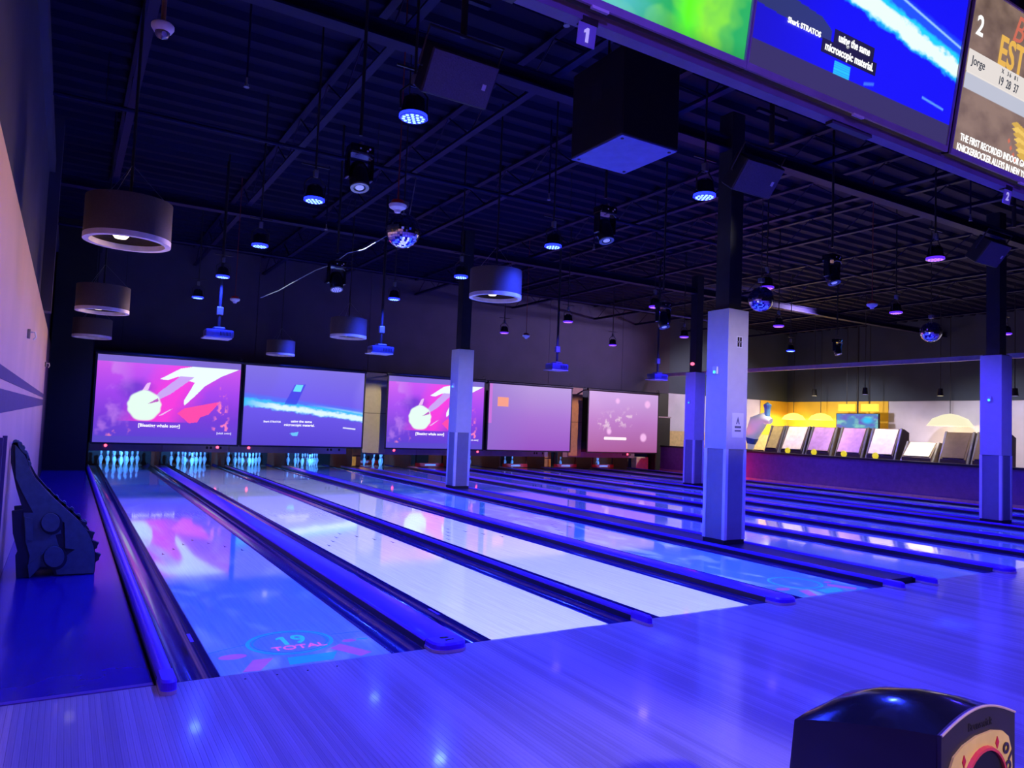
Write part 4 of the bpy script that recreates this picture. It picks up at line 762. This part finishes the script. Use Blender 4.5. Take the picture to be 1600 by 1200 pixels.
face = dz([(110, 205), (110, 160), (150, 205), (180, 235), (200, 290), (212, 335), (246, 400), (316, 480), (396, 560), (496, 650), (596, 740), (644, 810), (674, 890), (686, 960), (682, 1030), (674, 1085), (410, 1095), (395, 1040), (480, 960), (540, 915), (470, 905), (465, 720), (430, 700), (440, 800), (400, 810), (420, 880), (440, 930), (380, 1040), (290, 1040), (215, 1130), (205, 1010), (215, 960), (185, 860), (170, 650), (240, 650), (160, 500), (115, 400)])
MB().prism(face, 'y', 3.285, 3.302).build('face_plate', M_dino, t)
for k, (cx, cy, r) in enumerate(((365, 722, 66), (390, 968, 74))): MB().prism(dz([(cx+6+(r+14)*math.cos(a), cy+8+(r+14)*math.sin(a)) for a in np.linspace(0, 2*PI, 25)[:-1]], 3.28), 'y', 3.278, 3.29).build('boss_shadow_ring', M_dinodark, t); MB().prism(dz([(cx+r*math.cos(a), cy+r*math.sin(a)) for a in np.linspace(0, 2*PI, 25)[:-1]], 3.24), 'y', 3.225, 3.29).build('round_boss', M_dino, t)
MB().prism(dz([(180, 680), (235, 690), (238, 850), (190, 840)]), 'y', 3.27, 3.29).build('leg_block', M_dino, t); MB().prism(dz([(200, 1025), (290, 960), (300, 1010), (250, 1080), (210, 1140)]), 'y', 3.265, 3.29).build('foot_block', M_dino, t)
for (a, b_, s_) in ((600, 735, 34), (648, 812, 44), (676, 885, 46), (688, 970, 48)): MB().prism(dz([(a-14, b_-s_*0.75), (a+s_*0.85, b_-s_*0.35), (a+s_*0.6, b_+s_*0.05), (a+s_*0.55, b_+s_*0.45), (a-6, b_+s_*0.85)]), 'y', 3.30, 3.36).build('back_spike', M_dinodark, t)
for (a, b_) in ((112, 145), (140, 160), (160, 185), (178, 222), (188, 248), (205, 300)): MB().prism(dz([(a+22*math.cos(q), b_+22*math.sin(q)) for q in np.linspace(0, 2*PI, 9)[:-1]]), 'y', 3.30, 3.36).build('tail_spike', M_dino, t)
for (a, b_) in ((240, 408), (295, 452), (350, 500), (406, 545), (462, 588), (518, 632), (566, 680), (612, 725)): MB().prism(dz([(a+18*math.cos(q), b_+22*math.sin(q)) for q in np.linspace(0, 2*PI, 9)[:-1]], 3.66), 'y', 3.66, 3.72).build('ridge_spike', M_dino, t)
trk = dz([(118, 140), (205, 300), (250, 400), (400, 560), (600, 740), (650, 810)], 3.3)
b = MB()
for yy in (3.44, 3.58): b.tube([(p[0]-0.02, yy, p[1]-0.03) for p in trk], 0.02, 8)
b.build('ball_rails', M_steel, t); MB().box(-1.05, -0.58, 3.36, 3.66, 0.05, 0.09).box(-1.05, -0.95, 3.36, 3.66, 0.40, 0.46).build('cross_braces', M_dinodark, t)

# ------------------------------------------------------------------ ball return in the near right corner
t = thing('ball_return', 'glossy black arched ball return hood with a tan face in the near corner', 'ball return', (1.495, -3.375, 0))
def hood(sections, drop, nn=14):
    vs = []
    for (y, hw, zc, zp) in sections:
        vs += [(-hw-0.02, y, drop)]+[(-hw*math.cos(PI*i/nn) if False else -hw+2*hw*i/nn, y, zc+(zp-zc)*math.sin(PI*i/nn)) for i in range(nn+1)]+[(hw+0.02, y, drop)]
    n = nn+3; m = len(sections)
    return vs, [(k*n+i, k*n+i+1, (k+1)*n+i+1, (k+1)*n+i) for k in range(m-1) for i in range(n-1)]+[tuple(range(n)), tuple((m-1)*n+i for i in range(n-1, -1, -1))]
vs, fs = hood([(0.0, 0.205, 0.690, 0.737), (0.08, 0.208, 0.675, 0.738), (0.18, 0.21, 0.652, 0.728), (0.30, 0.21, 0.620, 0.698), (0.40, 0.208, 0.592, 0.655), (0.47, 0.205, 0.567, 0.600), (0.50, 0.20, 0.30, 0.32)], 0.12)
MB().add(vs, fs).build('hood', M_blackgloss, t, True)
MB().bbox(-0.19, 0.19, 0.02, 0.5, 0.0, 0.14, 0.01).build('pedestal', M_black, t)
fp = [(-0.205, 0.25), (0.205, 0.25)]+[(0.205-0.41*i/14, 0.692+0.047*math.sin(PI*i/14)) for i in range(15)]
MB().prism(fp, 'y', -0.012, 0.0).build('front_frame', mat('dark_purple_plastic', (0.035, 0.03, 0.05), 0.45), t)
b = MB(); ed = [(-0.205+0.41*i/20, -0.012, 0.692+0.047*math.sin(PI*i/20)) for i in range(21)]; b.tube(ed, 0.004, 6).build('edge_trim', M_capend, t, True)
pl = [(-0.175, 0.30)]+[(-0.175, 0.56), (-0.17, 0.595), (-0.15, 0.625), (-0.10, 0.648), (-0.03, 0.662), (0.06, 0.664), (0.12, 0.652), (0.155, 0.63), (0.172, 0.59), (0.178, 0.54), (0.178, 0.30)]
MB().prism(pl, 'y', -0.018, -0.012).build('face_plate', mat('tan_face_plate', (0.85, 0.62, 0.24), 0.45, emit=(0.5, 0.33, 0.14), estr=0.0), t)
R90 = Matrix.Rotation(PI/2, 3, 'X')
MB().lathe([(0.112, 0.0), (0.112, 0.012), (0.120, 0.012), (0.124, 0.0)], 32, at=(0.01, -0.016, 0.505), rot=R90, close=True).build('red_ring', mat('red_ring', (0.7, 0.06, 0.08), 0.35), t)
MB().lathe([(0, 0.0), (0.112, 0.0), (0.112, 0.004), (0, 0.004)], 32, at=(0.01, -0.016, 0.505), rot=R90).build('ball_opening', M_black, t)
for (a, c) in ((-0.10, 0.605), (0.085, 0.625)): MB().prism([(a-0.010, c), (a, c+0.018), (a+0.010, c), (a, c-0.018)], 'y', -0.020, -0.018).build('red_diamond', M_red, t)
for (a, c, r) in ((-0.150, 0.545, 0.016), (0.135, 0.60, 0.017), (0.148, 0.545, 0.017)): MB().lathe([(r, 0), (r, 0.003), (r*0.5, 0.003), (r*0.5, 0)], 16, at=(a, -0.0185, c), rot=R90, close=True).build('ball_mark', M_arrow, t)
MB().prism([(0.148, 0.565), (0.175, 0.592), (0.175, 0.58), (0.155, 0.558)], 'y', -0.020, -0.018).build('ball_tail', M_arrow, t)
text('maker_word', 'Brunswick', 0.032, mat('faint_letter', (0.015, 0.012, 0.02), 0.6), t, (0.0, -0.013, 0.69), bold=0.01)
MB().prism(rrect(0.20, 0.235, 0.40, 0.45, 0.006), 'x', -0.218, -0.214).build('side_badge', M_stripe, t)

# ------------------------------------------------------------------ arcade hall beyond the half wall
M_cream = mat('cream_cabinet_panel', (0.85, 0.76, 0.62), 0.5); M_mauve = mat('mauve_cabinet_panel', (0.50, 0.28, 0.50), 0.5); M_dkbrown = mat('dark_brown_cabinet', (0.09, 0.06, 0.05), 0.6); M_ybut = emis('yellow_button', (0.75, 0.6, 0.02), 1.0)
CAB = [(11.78, mat('olive_cabinet_panel', (0.45, 0.36, 0.14), 0.5), 'narrow olive'), (11.0, M_cream, 'first cream'), (10.03, M_mauve, 'first mauve'), (9.0, M_mauve, 'second mauve'), (8.0, M_cream, 'second cream'), (6.95, M_cream, 'low slanted cream'), (5.97, M_dkbrown, 'dark brown'), (5.15, M_dkbrown, 'rightmost brown')]
for k, (y, m, lab) in enumerate(CAB):
    t = thing('arcade_cabinet', '%s arcade cabinet behind the half wall, %s from the signed column' % (lab, ['first', 'second', 'third', 'fourth', 'fifth', 'sixth', 'seventh', 'eighth'][k]), 'arcade cabinet', (19.35, y, -0.005), group='arcade cabinets behind the half wall'); hb = 0.24 if k == 0 else 0.40 if k < 6 else 0.33; top = 1.85 if k < 5 else 1.50 if k == 5 else 1.80
    MB().prism([(-0.25, 0.0), (0.5, 0.0), (0.55, top-0.1), (0.3, top), (0.12, top), (-0.25, 1.08)], 'y', -hb, hb).build('body', M_dkbrown, t)
    d = Vector((0.37, 0, top-1.08)).normalized(); nrm = Vector((-d.z, 0, d.x))
    a0 = Vector((-0.25, 0, 1.10))+d*0.02+nrm*0.012; a1 = Vector((0.12, 0, top))-d*0.02+nrm*0.012
    MB().prism([(a0.x, a0.z), (a1.x, a1.z), (a1.x-nrm.x*0.01, a1.z-nrm.z*0.01), (a0.x-nrm.x*0.01, a0.z-nrm.z*0.01)], 'y', -hb+0.05, hb-0.05).build('back_panel', m, t)
    MB().prism([(-0.27, 0.9), (0.10, top+0.02), (0.14, top+0.02), (-0.22, 0.9)], 'y', -hb-0.05, -hb).build('side_rail', M_grey, t); MB().prism([(-0.27, 0.9), (0.10, top+0.02), (0.14, top+0.02), (-0.22, 0.9)], 'y', hb, hb+0.05).build('side_rail', M_grey, t)
    if k < 5 and k != 0: MB().lathe([(0, 0), (0.10, 0.0), (0.085, 0.03), (0, 0.04)], 14, at=(-0.25, 0.12, 1.06), rot=Matrix.Rotation(-PI/2, 3, 'Y')).build('yellow_lamp', M_ybut, t)
def shade_lamp(y, x, z, r, lab, col, s):
    t = thing('hall_pendant', lab, 'pendant lamp', (x, y, z), group='glowing shades in the arcade hall'); MB().lathe([(r, 0.0), (r*0.75, r*0.35), (r*0.3, r*0.55), (0.0, r*0.6)], 20).build('shade', emis(lab[:12]+'shade', col, s), t, True); MB().cyl((0, 0, r*0.55), (0, 0, CEIL-z), 0.012, n=6).build('cord', M_steel, t); lamp('hall_lamp', 'POINT', (x-0.2, y, z-0.25), 60, (1.0, 0.75, 0.35), size=0.15)
shade_lamp(16.5, 26.3, 2.25, 0.5, 'left glowing yellow pendant shade before the yellow wall', (1.0, 0.85, 0.15), 1.6); shade_lamp(15.15, 26.3, 2.25, 0.5, 'right glowing yellow pendant shade before the yellow wall', (1.0, 0.85, 0.15), 1.4); shade_lamp(9.8, 26.2, 2.1, 0.75, 'broad cream umbrella shade above the brown cabinets', (1.0, 0.93, 0.62), 0.95)
def pic_teal(U, V, asp):
    n = vnoise(U, V, 5, 31); im = mixc(C3(60, 130, 190)*np.ones(U.shape+(3,)), C3(90, 80, 190), np.clip((n-0.4)*4, 0, 1)[..., None]); im = mixc(im, C3(120, 200, 190), np.clip((vnoise(U, V, 6, 33)-0.5)*5, 0, 1)[..., None]); im = mixc(im, C3(0, 190, 240), smooth(np.hypot(U-0.75, V-0.75)-0.12, 0.05)); return mixc(im, C3(120, 245, 255), smooth(np.hypot(U-0.2, V-0.25)-0.1, 0.05))
t = thing('hall_television', 'teal and violet television glowing above the mauve cabinets', 'television', (26.3, 13.48, 1.5)); picture('display', pic_teal, 1.8, 1.0, 60, 36, t, (-0.03, 0, 0.02), (PI/2, 0, -PI/2), 1.0); MB().box(-0.02, 0.06, -0.93, 0.93, 0, 1.04).build('casing', M_black, t); MB().cyl((0.03, 0, 1.04), (0.03, 0, CEIL-1.5), 0.03, n=8).build('pole', M_steel, t)
for (yy, lab) in ((13.95, 'left'), (12.95, 'right')):
    t = thing('yellow_sign', '%s yellow light box above the teal television' % lab, 'sign', (26.3, yy, 2.62), group='yellow light boxes'); MB().bbox(-0.05, 0.05, -0.36, 0.36, 0, 0.30, 0.02).build('box', emis('yellow_box', (1.0, 0.8, 0.05), 1.2), t); MB().cyl((0, 0, 0.30), (0, 0, CEIL-2.66), 0.015, n=6).build('pole', M_steel, t)
t = thing('prize_arm', 'white curved arm with a blue band right of the signed column', 'arcade topper', (19.4, 12.35, -0.005)); q = [(0, 0.55, 1.0), (0, 0.5, 1.25), (0, 0.45, 1.55), (0, 0.25, 1.95), (0, -0.05, 2.1), (0, -0.3, 2.0)]
MB().tube(q, [0.10, 0.14, 0.24, 0.30, 0.20, 0.10], 14).build('arm', mat('white_arm', (0.9, 0.88, 0.9), 0.4, emit=(0.8, 0.8, 0.9), estr=0.25), t, True); MB().tube([(0, 0.51, 1.22), (0, 0.475, 1.42)], [0.15, 0.225], 14).build('blue_band', mat('blue_band', (0.2, 0.5, 0.9), 0.4), t); MB().bbox(-0.3, 0.3, 0.2, 0.9, 0.0, 1.02, 0.02).build('base', M_dkbrown, t); MB().lathe([(0.09, 0.0), (0.1, 0.3), (0.14, 0.45), (0.0, 0.55)], 12, at=(0, -0.15, 2.1)).build('blue_top', mat('blue_band'), t)
for k, (x, y, z, lab) in enumerate(((20.5, 11.2, 2.9, 'first'), (21, 9.7, 2.95, 'second'), (21.5, 7.6, 2.9, 'third'), (22, 5.8, 2.9, 'fourth'), (22, 5.0, 2.95, 'fifth'))):
    t = thing('track_spot', 'small dark track spotlight in the arcade hall, %s from the signed column' % lab, 'spotlight', (x, y, z), group='arcade hall track spots'); MB().lathe([(0.0, 0.22), (0.07, 0.22), (0.09, 0.0), (0.08, 0.0), (0.0, 0.03)], 12).build('can', M_black, t); MB().cyl((0, 0, 0.02), (0, 0, 0.0), 0.075, n=12).build('lens', emis('track_lens_%d' % (k % 2), ((0.9, 0.75, 0.6), (0.4, 0.35, 1.0))[k % 2], 1.0), t); MB().cyl((0, 0, 0.22), (0, 0, CEIL-z), 0.012, n=6).build('rod', M_steel, t)
t = thing('dark_wheel', 'dark round machine seen between the back wall and the half hidden column', 'machine', (20.6, 14.9, -0.005)); MB().prism(ngon(0, 1.2, 0.8, 0.72, 24), 'y', 0, 0.4).build('disc', M_dkbrown, t); MB().box(-0.6, 0.6, -0.05, 0.45, 0, 0.9).build('base', M_dkbrown, t)
t = thing('red_signal', 'small red signal lamp on a black bracket left of the signed column', 'lamp', (13.95, 10.28, 3.42)); MB().lathe([(0, -0.05), (0.05, -0.03), (0.06, 0.0), (0.05, 0.03), (0, 0.05)], 12).build('globe', emis('red_globe', (1.0, 0.12, 0.25), 2.2), t, True); MB().box(0.02, 0.19, 0.0, 0.03, -0.01, 0.01).build('bracket', M_black, t)
for k, (yy, zz, lab) in enumerate(((4.85, 2.28, 'small metal hook on the mural, nearer of two'), (12.4, 2.34, 'small metal hook on the mural, farther of two'))):
    t = thing('wall_hook', lab, 'hook', (WL, yy, zz), group='hooks on the mural wall'); MB().bbox(0.0, 0.03, -0.03, 0.03, -0.04, 0.06, 0.006).build('plate', M_grey, t); MB().tube([(0.03, 0, 0.03), (0.07, 0, 0.03), (0.08, 0, -0.02), (0.06, 0, -0.05)], 0.009, 6).build('hook', M_white, t)

# hanging rods reach the roof deck
for o in list(bpy.data.objects):
    if o.type == 'MESH' and o.parent and o.parent.parent is None and o.name.split('.')[0] in ('stem', 'drop_rod', 'drop_pole', 'cord', 'conduit', 'pole', 'drop_pipe', 'rod'):
        top = max(v.co.z for v in o.data.vertices); want = (CEIL-0.01-o.parent.location.z)/o.parent.scale.z
        if top > 0.5: o.scale.z = want/top
